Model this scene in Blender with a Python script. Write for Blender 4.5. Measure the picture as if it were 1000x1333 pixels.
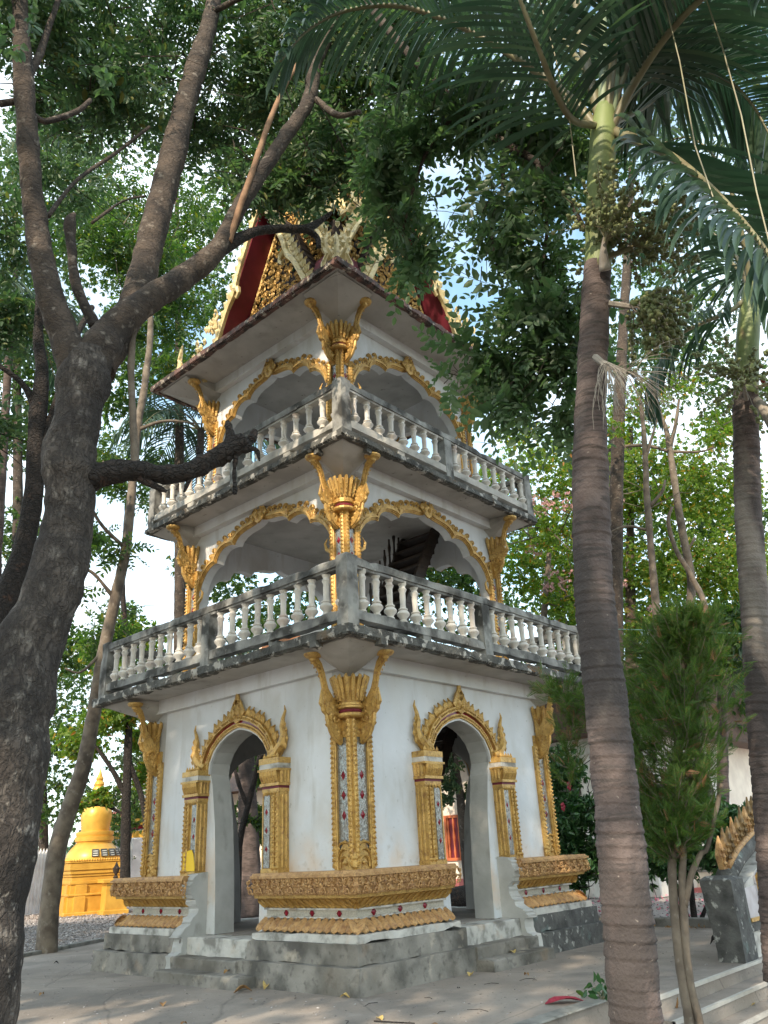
import bpy, bmesh, math, random
import numpy as np
from mathutils import Vector, Matrix, noise
R_ = math.radians
random.seed(7); RNG = np.random.default_rng(7)
sc = bpy.context.scene
for o in list(bpy.data.objects): bpy.data.objects.remove(o)
COL = sc.collection

# ------------------------------------------------------------------ camera, sky, sun, exposure
cam_d = bpy.data.cameras.new('camera'); cam = bpy.data.objects.new('camera', cam_d); COL.objects.link(cam)
cam_d.sensor_fit = 'VERTICAL'; cam_d.sensor_height = 36; cam_d.lens = 27.885
cam_d.clip_start = 0.05; cam_d.clip_end = 2000
_rt = Vector((0.67598931, -0.73539543, -0.04724408)); _up = Vector((-0.26094326, -0.298835, 0.91793587)); _fw = Vector((0.68916403, 0.60818681, 0.39390575))
cam.matrix_world = Matrix((( _rt.x,_up.x,-_fw.x,-10.2586),(_rt.y,_up.y,-_fw.y,-10.1301),(_rt.z,_up.z,-_fw.z,1.4834),(0,0,0,1)))
sc.camera = cam
SUN_AZ = Vector((-0.93, -0.36, 0)); SUN_EL = 32.0
world = bpy.data.worlds.new('World'); sc.world = world; world.use_nodes = True
wn = world.node_tree.nodes; wl = world.node_tree.links; wn.clear()
sky = wn.new('ShaderNodeTexSky'); sky.sky_type = 'NISHITA'; sky.sun_disc = False
sky.sun_elevation = R_(SUN_EL); sky.sun_rotation = math.atan2(SUN_AZ.x, SUN_AZ.y)
sky.air_density = 1.0; sky.dust_density = 1.5; sky.ozone_density = 1.0
tc = wn.new('ShaderNodeTexCoord'); nz = wn.new('ShaderNodeTexNoise'); nz.inputs['Scale'].default_value = 2.3; nz.inputs['Detail'].default_value = 6; nz.inputs['Roughness'].default_value = .55
rp = wn.new('ShaderNodeValToRGB'); rp.color_ramp.elements[0].position = .40; rp.color_ramp.elements[1].position = .56
mx = wn.new('ShaderNodeMixRGB'); mx.inputs['Color2'].default_value = (9.6, 10.9, 11.9, 1)
mul = wn.new('ShaderNodeMixRGB'); mul.blend_type = 'MULTIPLY'; mul.inputs['Fac'].default_value = 1; mul.inputs['Color2'].default_value = (3.0, 3.2, 2.7, 1)
bg = wn.new('ShaderNodeBackground'); bg.inputs['Strength'].default_value = 0.12; ow = wn.new('ShaderNodeOutputWorld')
wl.new(tc.outputs['Generated'], nz.inputs['Vector']); wl.new(nz.outputs['Fac'], rp.inputs['Fac']); wl.new(rp.outputs['Color'], mx.inputs['Fac'])
wl.new(sky.outputs['Color'], mul.inputs['Color1']); wl.new(mul.outputs['Color'], mx.inputs['Color1']); wl.new(mx.outputs['Color'], bg.inputs['Color']); wl.new(bg.outputs['Background'], ow.inputs['Surface'])
sun_d = bpy.data.lights.new('sun', 'SUN'); sun = bpy.data.objects.new('sun', sun_d); COL.objects.link(sun)
sun_d.energy = 4.4; sun_d.angle = R_(0.6); sun_d.color = (1.0, 0.84, 0.64)
_sd = (SUN_AZ.normalized()*math.cos(R_(SUN_EL)) + Vector((0,0,math.sin(R_(SUN_EL)))))
sun.rotation_euler = _sd.to_track_quat('Z', 'Y').to_euler()
sc.view_settings.view_transform = 'Standard'; sc.view_settings.look = 'None'; sc.view_settings.gamma = 1; sc.view_settings.use_curve_mapping = False
sc.view_settings.exposure = 0.52
sc.render.engine = 'CYCLES'

# ------------------------------------------------------------------ materials
def mk(name, c1, c2=None, scale=4, rough=.7, metal=0, bump=None, stains=(), detail=5, cont=(.35,.65), spec=.5, vor=None, contrast_mid=None):
    """base colour noise c1..c2; stains = list of (colour, scale, lo, hi, amount, zstretch); bump = (scale, strength, dist)"""
    m = bpy.data.materials.new(name); m.use_nodes = True; n = m.node_tree.nodes; l = m.node_tree.links
    b = n['Principled BSDF']; b.inputs['Roughness'].default_value = rough; b.inputs['Metallic'].default_value = metal
    b.inputs['Specular IOR Level'].default_value = spec
    g = n.new('ShaderNodeNewGeometry')
    def nois(s, d=detail, zs=1.0, xs=1.0):
        mp = n.new('ShaderNodeMapping'); mp.inputs['Scale'].default_value = (xs, xs, zs); mp.inputs['Rotation'].default_value = (.61, .37, .83); l.new(g.outputs['Position'], mp.inputs['Vector'])
        t = n.new('ShaderNodeTexNoise'); t.inputs['Scale'].default_value = s; t.inputs['Detail'].default_value = d; l.new(mp.outputs['Vector'], t.inputs['Vector']); return t
    def ramp(src, lo, hi):
        r = n.new('ShaderNodeMapRange'); r.inputs['From Min'].default_value = lo; r.inputs['From Max'].default_value = hi; l.new(src, r.inputs['Value']); return r.outputs['Result']
    t = nois(scale); f = ramp(t.outputs['Fac'], *cont)
    mixn = n.new('ShaderNodeMixRGB'); mixn.inputs['Color1'].default_value = (*c1, 1); mixn.inputs['Color2'].default_value = (*(c2 or c1), 1); l.new(f, mixn.inputs['Fac'])
    cur = mixn.outputs['Color']
    for st in stains:
        col, s, lo, hi, amt, zs = st[:6]
        t2 = nois(s, 7, zs); f2 = ramp(t2.outputs['Fac'], lo, hi); mm = n.new('ShaderNodeMath'); mm.operation = 'MULTIPLY'; mm.inputs[1].default_value = amt; l.new(f2, mm.inputs[0]); out = mm.outputs[0]
        if len(st) > 6:   # restrict to a height range z0..z1 (full at z1)
            sp = n.new('ShaderNodeSeparateXYZ'); l.new(g.outputs['Position'], sp.inputs[0]); zf = ramp(sp.outputs['Z'], st[6], st[7])
            m3 = n.new('ShaderNodeMath'); m3.operation = 'MULTIPLY'; l.new(out, m3.inputs[0]); l.new(zf, m3.inputs[1]); out = m3.outputs[0]
        q = n.new('ShaderNodeMixRGB'); q.inputs['Color2'].default_value = (*col, 1); l.new(cur, q.inputs['Color1']); l.new(out, q.inputs['Fac']); cur = q.outputs['Color']
    rr = None
    if vor:   # (scale, bump strength, bump distance, z stretch, colour amount, crack width, distortion)
        v = n.new('ShaderNodeTexVoronoi'); v.feature = 'DISTANCE_TO_EDGE'; v.inputs['Scale'].default_value = vor[0]
        mp = n.new('ShaderNodeMapping'); mp.inputs['Scale'].default_value = (1, 1, vor[3]); nw = nois(vor[0]*.45, 5)
        ad = n.new('ShaderNodeMixRGB'); ad.blend_type = 'LINEAR_LIGHT'; ad.inputs['Fac'].default_value = vor[6]/vor[0]; l.new(g.outputs['Position'], ad.inputs['Color1']); l.new(nw.outputs['Color'], ad.inputs['Color2'])
        l.new(ad.outputs['Color'], mp.inputs['Vector']); l.new(mp.outputs['Vector'], v.inputs['Vector'])
        rr = ramp(v.outputs['Distance'], 0, vor[5])
        q = n.new('ShaderNodeMixRGB'); q.inputs['Color2'].default_value = (.02,.017,.015,1); iv = n.new('ShaderNodeMath'); iv.operation = 'MULTIPLY_ADD'; iv.inputs[1].default_value = -vor[4]; iv.inputs[2].default_value = vor[4]; l.new(rr, iv.inputs[0]); l.new(iv.outputs[0], q.inputs['Fac']); l.new(cur, q.inputs['Color1']); cur = q.outputs['Color']
    l.new(cur, b.inputs['Base Color'])
    if bump:
        t3 = nois(bump[0], 8); bp = n.new('ShaderNodeBump'); bp.inputs['Strength'].default_value = bump[1]; bp.inputs['Distance'].default_value = bump[2]
        l.new(t3.outputs['Fac'], bp.inputs['Height']); last = bp
        if vor:
            b2 = n.new('ShaderNodeBump'); b2.inputs['Strength'].default_value = vor[1]; b2.inputs['Distance'].default_value = vor[2]
            l.new(rr, b2.inputs['Height']); l.new(bp.outputs['Normal'], b2.inputs['Normal']); last = b2
        l.new(last.outputs['Normal'], b.inputs['Normal'])
    return m

def leafmat(name, cols, trans=.35, rough=.45, tcol=None, spec=.4):
    m = bpy.data.materials.new(name); m.use_nodes = True; n = m.node_tree.nodes; l = m.node_tree.links
    b = n['Principled BSDF']; b.inputs['Roughness'].default_value = rough; b.inputs['Specular IOR Level'].default_value = spec
    g = n.new('ShaderNodeNewGeometry'); r = n.new('ShaderNodeValToRGB'); l.new(g.outputs['Random Per Island'], r.inputs['Fac'])
    cr = r.color_ramp
    while len(cr.elements) < len(cols): cr.elements.new(.5)
    for i, (p, c) in enumerate(cols): cr.elements[i].position = p; cr.elements[i].color = (*c, 1)
    l.new(r.outputs['Color'], b.inputs['Base Color'])
    tr = n.new('ShaderNodeBsdfTranslucent'); hs = n.new('ShaderNodeMixRGB'); hs.blend_type = 'MULTIPLY'; hs.inputs['Fac'].default_value = 1
    hs.inputs['Color2'].default_value = (*(tcol or (1.6, 2.0, .6)), 1); l.new(r.outputs['Color'], hs.inputs['Color1']); l.new(hs.outputs['Color'], tr.inputs['Color'])
    ms = n.new('ShaderNodeMixShader'); ms.inputs['Fac'].default_value = trans; l.new(b.outputs[0], ms.inputs[1]); l.new(tr.outputs[0], ms.inputs[2]); l.new(ms.outputs[0], n['Material Output'].inputs['Surface'])
    return m

BLK = (.035, .034, .03)
M = dict(
 wall=mk('white limewash wall', (.70,.725,.76), (.60,.62,.64), 1.2, .8, bump=(9,.25,.02), stains=[((.50,.49,.46),2.0,.48,.70,.6,.6),((.44,.43,.40),5,.56,.70,.45,.22),((.36,.34,.30),9,.60,.70,.5,1,2.0,1.35),((.68,.50,.34),1.6,.46,.66,.7,1,2.2,1.25),((.30,.30,.28),14,.68,.76,.6,1),((.58,.56,.52),.9,.5,.7,.5,.25)]),
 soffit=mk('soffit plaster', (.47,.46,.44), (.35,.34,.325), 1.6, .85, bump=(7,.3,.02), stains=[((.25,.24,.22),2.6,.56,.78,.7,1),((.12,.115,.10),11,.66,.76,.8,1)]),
 jamb=mk('grey plaster', (.50,.50,.49), (.38,.38,.37), 2, .85, bump=(10,.3,.02), stains=[((.22,.21,.19),5,.6,.75,.6,.5)]),
 gold=mk('gold paint', (.62,.40,.13), (.45,.275,.075), 7, .42, .3, bump=(55,.7,.01), stains=[((.22,.10,.04),16,.54,.70,.7,1),((.16,.07,.035),45,.55,.68,.55,1)]),
 goldb=mk('bright gold paint', (.72,.41,.07), (.60,.32,.05), 3, .38, .3, bump=(8,.1,.01), stains=[((.5,.27,.08),5,.6,.8,.4,.4)]),
 ochre=mk('ochre carved stucco', (.54,.33,.14), (.40,.22,.085), 9, .62, .12, bump=(45,.8,.012), stains=[((.24,.12,.06),12,.52,.68,.7,1),((.20,.10,.05),40,.54,.66,.6,1)]),
 cream=mk('cream gold paint', (.68,.56,.30), (.50,.38,.17), 8, .5, .15, bump=(30,.3,.008), stains=[((.16,.13,.09),9,.58,.7,.7,1)]),
 red=mk('deep red paint', (.17,.014,.03), (.12,.01,.022), 3, .55, bump=(20,.1,.005), stains=[((.09,.02,.02),6,.6,.75,.6,1)]),
 redgem=mk('red glass', (.26,.01,.025), (.12,.006,.015), 30, .15),
 scaleband=mk('cream scale mosaic', (.50,.46,.38), (.36,.33,.27), 50, .5, bump=(60,.6,.01)),
 greengem=mk('green glass', (.02,.25,.12), (.01,.13,.07), 30, .15),
 rail=mk('weathered rail cement', (.33,.33,.31), (.16,.16,.155), 3, .9, bump=(25,.5,.012), stains=[(BLK,3.2,.46,.62,.9,.8),((.44,.42,.38),9,.62,.74,.6,1)]),
 railpale=mk('pale rail cement', (.50,.48,.44), (.34,.33,.30), 3, .9, bump=(25,.4,.01), stains=[((.10,.10,.09),3.0,.56,.74,.8,1)]),
 edge=mk('mouldy slab edge', (.13,.13,.12), (.05,.05,.046), 5, .92, bump=(30,.9,.025), stains=[((.50,.48,.44),7,.55,.62,.85,1),((.16,.10,.05),4,.6,.7,.6,1)]),
 balust=mk('baluster paint', (.70,.67,.62), (.60,.57,.52), 4, .7, bump=(30,.2,.006), stains=[((.20,.19,.18),2.2,.56,.72,.45,1),((.55,.36,.29),3,.55,.7,.4,1),((.15,.14,.13),12,.62,.76,.6,1)]),
 step=mk('stained cement steps', (.30,.28,.25), (.18,.17,.15), 2.5, .92, bump=(20,.6,.02), stains=[((.075,.07,.062),2.6,.48,.66,.8,1),((.58,.50,.40),3.4,.60,.72,.65,1),((.07,.065,.058),11,.56,.70,.6,1),((.10,.085,.065),.9,.48,.62,.55,1),((.42,.26,.14),3,.62,.8,.35,1)]),
 dirtywhite=mk('flaking white band', (.56,.54,.50), (.42,.41,.38), 5, .85, bump=(20,.6,.02), stains=[((.16,.15,.13),5,.50,.66,.8,1),((.5,.36,.24),3,.6,.7,.4,1)]),
 ground=mk('concrete terrace', (.33,.285,.245), (.22,.188,.16), .9, .9, bump=(30,.5,.012), stains=[((.12,.11,.10),.5,.52,.62,.4,1),((.42,.38,.34),60,.62,.72,.5,1),((.13,.12,.11),1.6,.54,.74,.55,1),((.38,.345,.31),3.5,.6,.75,.5,1),((.10,.09,.08),22,.62,.72,.6,1)], vor=(.30,.4,.005,1,.30,.006,.5)),
 kerb=mk('kerb cement', (.30,.29,.26), (.19,.185,.17), 4, .95, bump=(25,.6,.02), stains=[((.07,.07,.06),5,.56,.7,.6,1)]),
 nosing=mk('stair nosing', (.55,.52,.47), (.45,.42,.38), 6, .85, bump=(25,.3,.01)),
 gravel=mk('grey gravel ground', (.30,.28,.27), (.16,.14,.13), 22, .95, bump=(45,1.0,.04), stains=[((.13,.09,.07),1.2,.48,.66,.6,1),((.42,.40,.40),30,.55,.7,.6,1)]),
 gravelpale=mk('pale gravel ground', (.50,.44,.42), (.34,.29,.27), 14, .95, bump=(40,1.0,.04), stains=[((.55,.16,.22),9,.64,.72,.6,1),((.30,.20,.13),.8,.52,.7,.6,1)]),
 soil=mk('soil', (.10,.075,.055), (.06,.045,.035), 6, 1, bump=(30,.9,.04)),
 bark=mk('cracked grey bark', (.115,.096,.083), (.05,.042,.037), 5, .95, bump=(28,.8,.03), stains=[((.30,.27,.24),7,.56,.68,.7,.6),((.025,.02,.02),2.0,.52,.66,.75,.5),((.04,.033,.03),34,.50,.60,.75,.35),((.018,.016,.016),2.6,.40,.58,.85,.6,4.6,1.6),((.42,.39,.35),14,.60,.70,.6,.7,3.4,1.8)], vor=(19,.6,.025,.26,.38,.16,2.0)),
 limbbark=mk('limb bark', (.098,.074,.058), (.044,.034,.028), 5, .92, bump=(30,.7,.02), stains=[((.03,.024,.022),2.6,.53,.64,.85,1),((.30,.26,.22),10,.58,.70,.6,1),((.04,.03,.027),7,.58,.66,.75,4)], vor=(11,.5,.015,2.6,.45,.12,1.5)),
 blackbark=mk('black dead wood', (.035,.026,.022), (.018,.014,.013), 8, .85, bump=(30,1,.03), stains=[((.15,.07,.04),5,.62,.74,.6,1)], vor=(12,.9,.03,1.6,.5,.15,1)),
 thinbark=mk('pale slim bark', (.19,.155,.12), (.10,.078,.06), 5, .9, bump=(30,.6,.015), stains=[((.05,.04,.035),4,.55,.68,.7,.6),((.36,.33,.29),7,.62,.72,.5,1)]),
 vine=mk('light brown creeper', (.32,.19,.11), (.21,.12,.07), 8, .85, bump=(30,.5,.01)),
 palmtrunk=mk('ringed palm trunk', (.145,.112,.105), (.08,.06,.056), 6, .93, bump=(45,.8,.015), stains=[((.04,.035,.035),1.4,.50,.60,.85,.35),((.36,.32,.28),26,.68,.75,.5,1),((.05,.042,.04),5,.53,.60,.75,7),((.36,.32,.28),1.1,.56,.66,.5,.35)]),
 shaft=mk('green crownshaft', (.21,.27,.10), (.16,.20,.08), 3, .55, bump=(20,.2,.006), stains=[((.16,.09,.06),4,.56,.68,.7,.4),((.34,.36,.24),8,.62,.72,.6,.3)]),
 rachis=mk('frond stalk', (.22,.21,.12), (.15,.13,.075), 6, .5, bump=(30,.2,.004)),
 spear=mk('pale spear leaf', (.25,.31,.20), (.18,.24,.14), 6, .5, bump=(30,.2,.004)),
 drystalk=mk('dry pale stalk', (.36,.33,.29), (.24,.21,.18), 8, .85, bump=(30,.4,.006)),
 greenfruit=mk('green palm fruit', (.13,.17,.06), (.20,.21,.10), 20, .5),
 redfruit=mk('red palm fruit', (.50,.02,.04), (.30,.01,.03), 20, .35),
 oldgilt=mk('old tarnished gilt', (.30,.19,.075), (.13,.085,.04), 12, .6, .2, bump=(40,.6,.01)),
 darkwood=mk('dark wood', (.045,.03,.022), (.022,.016,.013), 9, .55, bump=(30,.3,.006)),
 drumwood=mk('orange drum wood', (.38,.17,.07), (.27,.11,.045), 5, .55),
 orange=mk('orange paint', (.62,.17,.06), (.5,.13,.05), 5, .6),
 pinkwall=mk('cream painted wall', (.80,.72,.62), (.68,.60,.52), 2, .85, stains=[((.6,.5,.42),3,.6,.75,.5,1)]),
 pink=mk('pink painted plinth', (.62,.20,.19), (.5,.16,.15), 4, .8),
 whitepaint=mk('white stupa paint', (.74,.74,.76), (.6,.6,.62), 3, .6),
 brownroof=mk('brown roof tile', (.12,.07,.05), (.07,.045,.035), 8, .8, bump=(30,.5,.01)),
 rooftile=mk('dark roof tile', (.05,.035,.03), (.028,.02,.018), 8, .7, bump=(30,.5,.01)),
 roofedge=mk('reddish roof edge', (.17,.09,.075), (.09,.055,.05), 6, .85, bump=(30,.7,.015), stains=[((.03,.028,.026),5,.47,.58,.85,1),((.45,.40,.33),9,.57,.66,.8,1)]),
 marble=mk('grey marble tile', (.50,.50,.54), (.38,.37,.40), 6, .35, stains=[((.22,.21,.22),3,.6,.7,.6,1)]),
 darkstone=mk('black stained cement', (.13,.13,.125), (.06,.06,.058), 5, .95, bump=(25,.8,.02), stains=[((.45,.45,.42),9,.60,.68,.8,1),((.20,.28,.26),3,.6,.7,.5,1)]),
 plaqueg=mk('dark plaque', (.08,.085,.08), (.05,.05,.05), 9, .4),
 plaquew=mk('plaque lettering', (.6,.6,.55), rough=.6),
 dryleaf=mk('dry leaf', (.36,.22,.09), (.22,.11,.045), 25, .8),
 yellowleaf=mk('yellow leaf', (.55,.42,.16), (.42,.28,.09), 25, .8),
 crimson=mk('crimson leaf', (.35,.02,.05), (.22,.015,.03), 25, .6),
 yellow=mk('yellow plastic', (.85,.55,.02), rough=.6),
 greenmetal=mk('dull green sheet', (.10,.20,.15), rough=.6),
 petal=mk('pink blossom', (.72,.28,.34), (.65,.12,.20), 20, .6),
 # foliage
 leafA=leafmat('canopy leaf', [(0,(.052,.10,.055)),(.5,(.078,.13,.068)),(.92,(.115,.165,.078)),(1,(.16,.15,.04))], .36, .42, tcol=(1.3,1.7,.9)),
 leafB=leafmat('hanging leaf', [(0,(.07,.12,.072)),(.6,(.10,.155,.09)),(1,(.14,.19,.11))], .46, .42, tcol=(1.3,1.7,.8)),
 leafC=leafmat('backdrop leaf', [(0,(.038,.08,.036)),(.5,(.06,.112,.045)),(.93,(.10,.16,.03)),(1,(.22,.17,.03))], .42, .5),
 leafY=leafmat('sunny leaf', [(0,(.08,.14,.035)),(.45,(.13,.21,.05)),(.88,(.19,.27,.065)),(.96,(.38,.26,.05)),(1,(.42,.16,.06))], .55, .5, tcol=(1.9,2.1,.5)),
 leafD=leafmat('glossy dark leaf', [(0,(.028,.085,.03)),(.6,(.045,.12,.04)),(1,(.08,.17,.05))], .2, .3, spec=.6),
 thuja=leafmat('feathery conifer spray', [(0,(.04,.085,.02)),(.6,(.065,.125,.028)),(.92,(.10,.165,.035)),(1,(.20,.11,.05))], .35, .6, tcol=(1.6,2.0,.5)),
 frond=leafmat('palm leaflet', [(0,(.04,.078,.058)),(.6,(.058,.10,.072)),(1,(.095,.14,.085))], .28, .36, tcol=(1.2,1.6,.9)),
 blossom=leafmat('pink flower cluster', [(0,(.55,.28,.28)),(1,(.72,.50,.45))], .3, .6, tcol=(1,1,1)),
)
def mirror_mat():
    m = mk('mirror mosaic', (.38,.37,.34), (.15,.15,.14), 70, .22, .5)
    n = m.node_tree.nodes; l = m.node_tree.links; g = n.new('ShaderNodeNewGeometry'); v = n.new('ShaderNodeTexVoronoi'); v.inputs['Scale'].default_value = 60
    l.new(g.outputs['Position'], v.inputs['Vector']); b = n['Principled BSDF']
    mp = n.new('ShaderNodeVectorMath'); mp.operation = 'MULTIPLY_ADD'; mp.inputs[1].default_value = (.28,.28,.28); l.new(v.outputs['Color'], mp.inputs[0])
    sb = n.new('ShaderNodeVectorMath'); sb.operation = 'SUBTRACT'; sb.inputs[1].default_value = (.14,.14,.14); l.new(mp.outputs[0], sb.inputs[0]); l.new(g.outputs['Normal'], mp.inputs[2])
    nn = n.new('ShaderNodeVectorMath'); nn.operation = 'NORMALIZE'; l.new(sb.outputs[0], nn.inputs[0]); l.new(nn.outputs[0], b.inputs['Normal'])
    return m
M['mirror'] = mirror_mat()

# ------------------------------------------------------------------ helpers
WM = {}
def tag(o, label=None, cat=None, group=None, kind=None):
    if label: o['label'] = label
    if cat: o['category'] = cat
    if group: o['group'] = group
    if kind: o['kind'] = kind
    return o
def thing(name, label, cat, loc=(0,0,0), group=None):
    o = bpy.data.objects.new(name, None); o.empty_display_size = .2; COL.objects.link(o); o.location = loc; WM[o] = Matrix.Translation(loc)
    return tag(o, label, cat, group)
def link(name, me, parent=None, mat4=None, label=None):
    """place an object whose mesh is in world coordinates (mat4 = its world transform) under parent"""
    o = bpy.data.objects.new(name, me); COL.objects.link(o); w = mat4.copy() if mat4 is not None else Matrix.Identity(4)
    WM[o] = w
    if parent is not None: o.parent = parent; w = WM[parent].inverted() @ w
    o.matrix_basis = w
    if label: o['label'] = label
    return o
class MB:
    def __init__(s): s.v = []; s.f = []; s.M = Matrix.Identity(4); s.mi = []; s.cm = 0
    def add(s, vs, fs):
        b = len(s.v); s.v += [tuple(s.M @ Vector(p)) for p in vs]; s.f += [tuple(i+b for i in f) for f in fs]; s.mi += [s.cm]*len(fs)
    def box(s, x0,x1,y0,y1,z0,z1):
        s.add([(x0,y0,z0),(x1,y0,z0),(x1,y1,z0),(x0,y1,z0),(x0,y0,z1),(x1,y0,z1),(x1,y1,z1),(x0,y1,z1)],[(0,3,2,1),(4,5,6,7),(0,1,5,4),(1,2,6,5),(2,3,7,6),(3,0,4,7)])
    def bbox(s, x0,x1,y0,y1,z0,z1, c=.012):
        """box with bevelled vertical edges and top"""
        xs=(x0,x1); 
        ring = lambda d,z: [(x0+d+ (c if 0 else 0),y0+d,z),(x1-d,y0+d,z),(x1-d,y1-d,z),(x0+d,y1-d,z)]
        v = ring(0,z0)+ring(0,z1-c)+ring(c,z1)
        f = [(3,2,1,0),(8,9,10,11)]
        for k in range(2):
            for i in range(4): f.append((k*4+i,k*4+(i+1)%4,k*4+4+(i+1)%4,k*4+4+i))
        s.add(v,f)
    def prism(s, poly, a, b, axis='v'):
        """poly of (u,z) extruded in outward distance v from a to b in face frame (y=-v)"""
        n=len(poly); vs=[(p[0],-a,p[1]) for p in poly]+[(p[0],-b,p[1]) for p in poly]
        fs=[tuple(range(n)),tuple(range(2*n-1,n-1,-1))]+[(i,i+n,(i+1)%n+n,(i+1)%n) for i in range(n)]
        s.add(vs,fs)
    def rings(s, rs, cap=True, closed=True):
        b=[];n=len(rs[0]);vs=[p for r in rs for p in r];fs=[]
        for k in range(len(rs)-1):
            for i in range(n if closed else n-1): fs.append((k*n+i,k*n+(i+1)%n,(k+1)*n+(i+1)%n,(k+1)*n+i))
        if cap: fs.append(tuple(range(n-1,-1,-1))); fs.append(tuple((len(rs)-1)*n+i for i in range(n)))
        s.add(vs,fs)
    def lathe(s, prof, n=16, c=(0,0,0), cap=True, fn=None):
        s.rings([[(c[0]+r*math.cos(2*math.pi*i/n),c[1]+r*math.sin(2*math.pi*i/n),c[2]+z) for i in range(n)] for r,z in prof],cap)
    def tube(s, pts, rad, n=6, cap=True, flat=1.0, up=None):
        pts=[Vector(p) for p in pts]; rs=[]; N=len(pts)
        rad = rad if hasattr(rad,'__len__') else [rad]*N
        t0=(pts[1]-pts[0]).normalized(); ref = Vector(up) if up else (Vector((0,0,1)) if abs(t0.z)<.9 else Vector((1,0,0)))
        a=ref.cross(t0).normalized()
        for k in range(N):
            t=(pts[min(k+1,N-1)]-pts[max(k-1,0)]).normalized(); a=(a-t*a.dot(t)).normalized(); b=t.cross(a)
            rs.append([tuple(pts[k]+a*rad[k]*math.cos(2*math.pi*i/n)+b*rad[k]*flat*math.sin(2*math.pi*i/n)) for i in range(n)])
        s.rings(rs,cap)
    def nub(s, c, r, sx=1, sy=1, sz=1):
        c=Vector(c); s.add([c+Vector(d) for d in ((r*sx,0,0),(-r*sx,0,0),(0,r*sy,0),(0,-r*sy,0),(0,0,r*sz),(0,0,-r*sz))],[(0,2,4),(2,1,4),(1,3,4),(3,0,4),(2,0,5),(1,2,5),(3,1,5),(0,3,5)])
    def mesh(s, name, mats, smooth=False):
        me=bpy.data.meshes.new(name); me.from_pydata(s.v,[],s.f); 
        for m in (mats if isinstance(mats,(list,tuple)) else [mats]): me.materials.append(M[m] if isinstance(m,str) else m)
        if any(s.mi): me.polygons.foreach_set('material_index',s.mi)
        if smooth is True: me.shade_smooth()
        elif smooth: me.shade_smooth(); me.set_sharp_from_angle(angle=R_(smooth))
        me.update(); return me
    def build(s, name, mats, parent=None, smooth=False, mat4=None, label=None):
        me=s.mesh(name,mats,smooth)
        bm=bmesh.new(); bm.from_mesh(me); bmesh.ops.recalc_face_normals(bm,faces=bm.faces); bm.to_mesh(me); bm.free()
        return link(name,me,parent,mat4,label)
def roughen(o, step=.09, amp=.005, sc=6.0):
    """chip and wobble a masonry block: subdivide long edges, then displace coherently"""
    bm=bmesh.new(); bm.from_mesh(o.data)
    for _ in range(6):
        es=[e for e in bm.edges if e.calc_length()>step*1.6]
        if not es or len(bm.verts)>9000: break
        bmesh.ops.subdivide_edges(bm,edges=es,cuts=1,use_grid_fill=True)
    for v in bm.verts:
        nn=noise.noise_vector(v.co*sc)*amp+noise.noise_vector(v.co*sc*3.3)*amp*.6
        sharp=any(len(e.link_faces)==2 and e.calc_face_angle(0)>.7 for e in v.link_edges)
        if sharp: 
            c=max(0,noise.noise(v.co*4.1+Vector((3,7,1)))-.12); nn-= v.normal*c*.07
        if v.co.z>.02 or not sharp: v.co+=nn
    bmesh.ops.triangulate(bm,faces=[f for f in bm.faces if len(f.verts)>4]); bm.to_mesh(o.data); bm.free(); return o
def struct(mb, name, mat, label=None, smooth=False):
    o=mb.build(name,mat,None,smooth); o['kind']='structure'
    if label: o['label']=label
    return o
def rot(k): return Matrix.Rotation(-k*math.pi/2,4,'Z')
def crom(pts, n=6):
    """catmull-rom through rows of floats"""
    P=[np.array(p,float) for p in pts]; P=[2*P[0]-P[1]]+P+[2*P[-1]-P[-2]]; out=[]
    for i in range(1,len(P)-2):
        for k in range(n):
            t=k/n; a,b,c,d=P[i-1:i+3]; out.append(.5*((2*b)+(-a+c)*t+(2*a-5*b+4*c-d)*t*t+(-a+3*b-3*c+d)*t**3))
    out.append(P[-2]); return out

def bigtube(name, ctrl, mat, parent, n=24, step=.06, amp=.02, nscale=3.0, ring=None, flute=0, label=None, kind=None):
    """trunk or limb: ctrl rows (x,y,z,r); noise-displaced skin"""
    C=[c for c in crom(ctrl,8)]
    # resample
    d=[0]
    for a,b in zip(C,C[1:]): d.append(d[-1]+float(np.linalg.norm(b[:3]-a[:3])))
    m=max(4,int(d[-1]/step)); s=np.linspace(0,d[-1],m); A=np.array(C); Q=np.array([np.interp(s,d,A[:,j]) for j in range(4)]).T
    mb=MB(); rs=[]; a=None
    for k in range(m):
        p=Vector(Q[k,:3]); Q[k,3]*=(1+.10*noise.noise(Vector((s[k]*1.7,Q[0,0]*3,1)))+.07*noise.noise(Vector((s[k]*5,Q[0,1]*3,2)))) if amp>.0125 else 1; t=Vector(Q[min(k+1,m-1),:3]-Q[max(k-1,0),:3]).normalized()
        if a is None: a=(Vector((0,1,0)).cross(t) if abs(t.y)<.9 else Vector((1,0,0)).cross(t)).normalized()
        a=(a-t*a.dot(t)).normalized(); b=t.cross(a); r=Q[k,3]; rr=[]
        rm=1.0 if ring is None else ring(s[k])
        for i in range(n):
            th=2*math.pi*i/n; dv=a*math.cos(th)+b*math.sin(th); q=p+dv*r
            e=noise.noise(q*nscale)*amp+noise.noise(q*nscale*3.1+Vector((5,1,2)))*amp*.45+ (flute*max(0,noise.noise(Vector((math.cos(th)*1.5,math.sin(th)*1.5,s[k]*.25))))*r)
            rr.append(tuple(p+dv*(r*rm+e)))
        rs.append(rr)
    mb.rings(rs); o=mb.build(name,mat,parent,True,label=label)
    if kind: o['kind']=kind
    return o
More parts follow.
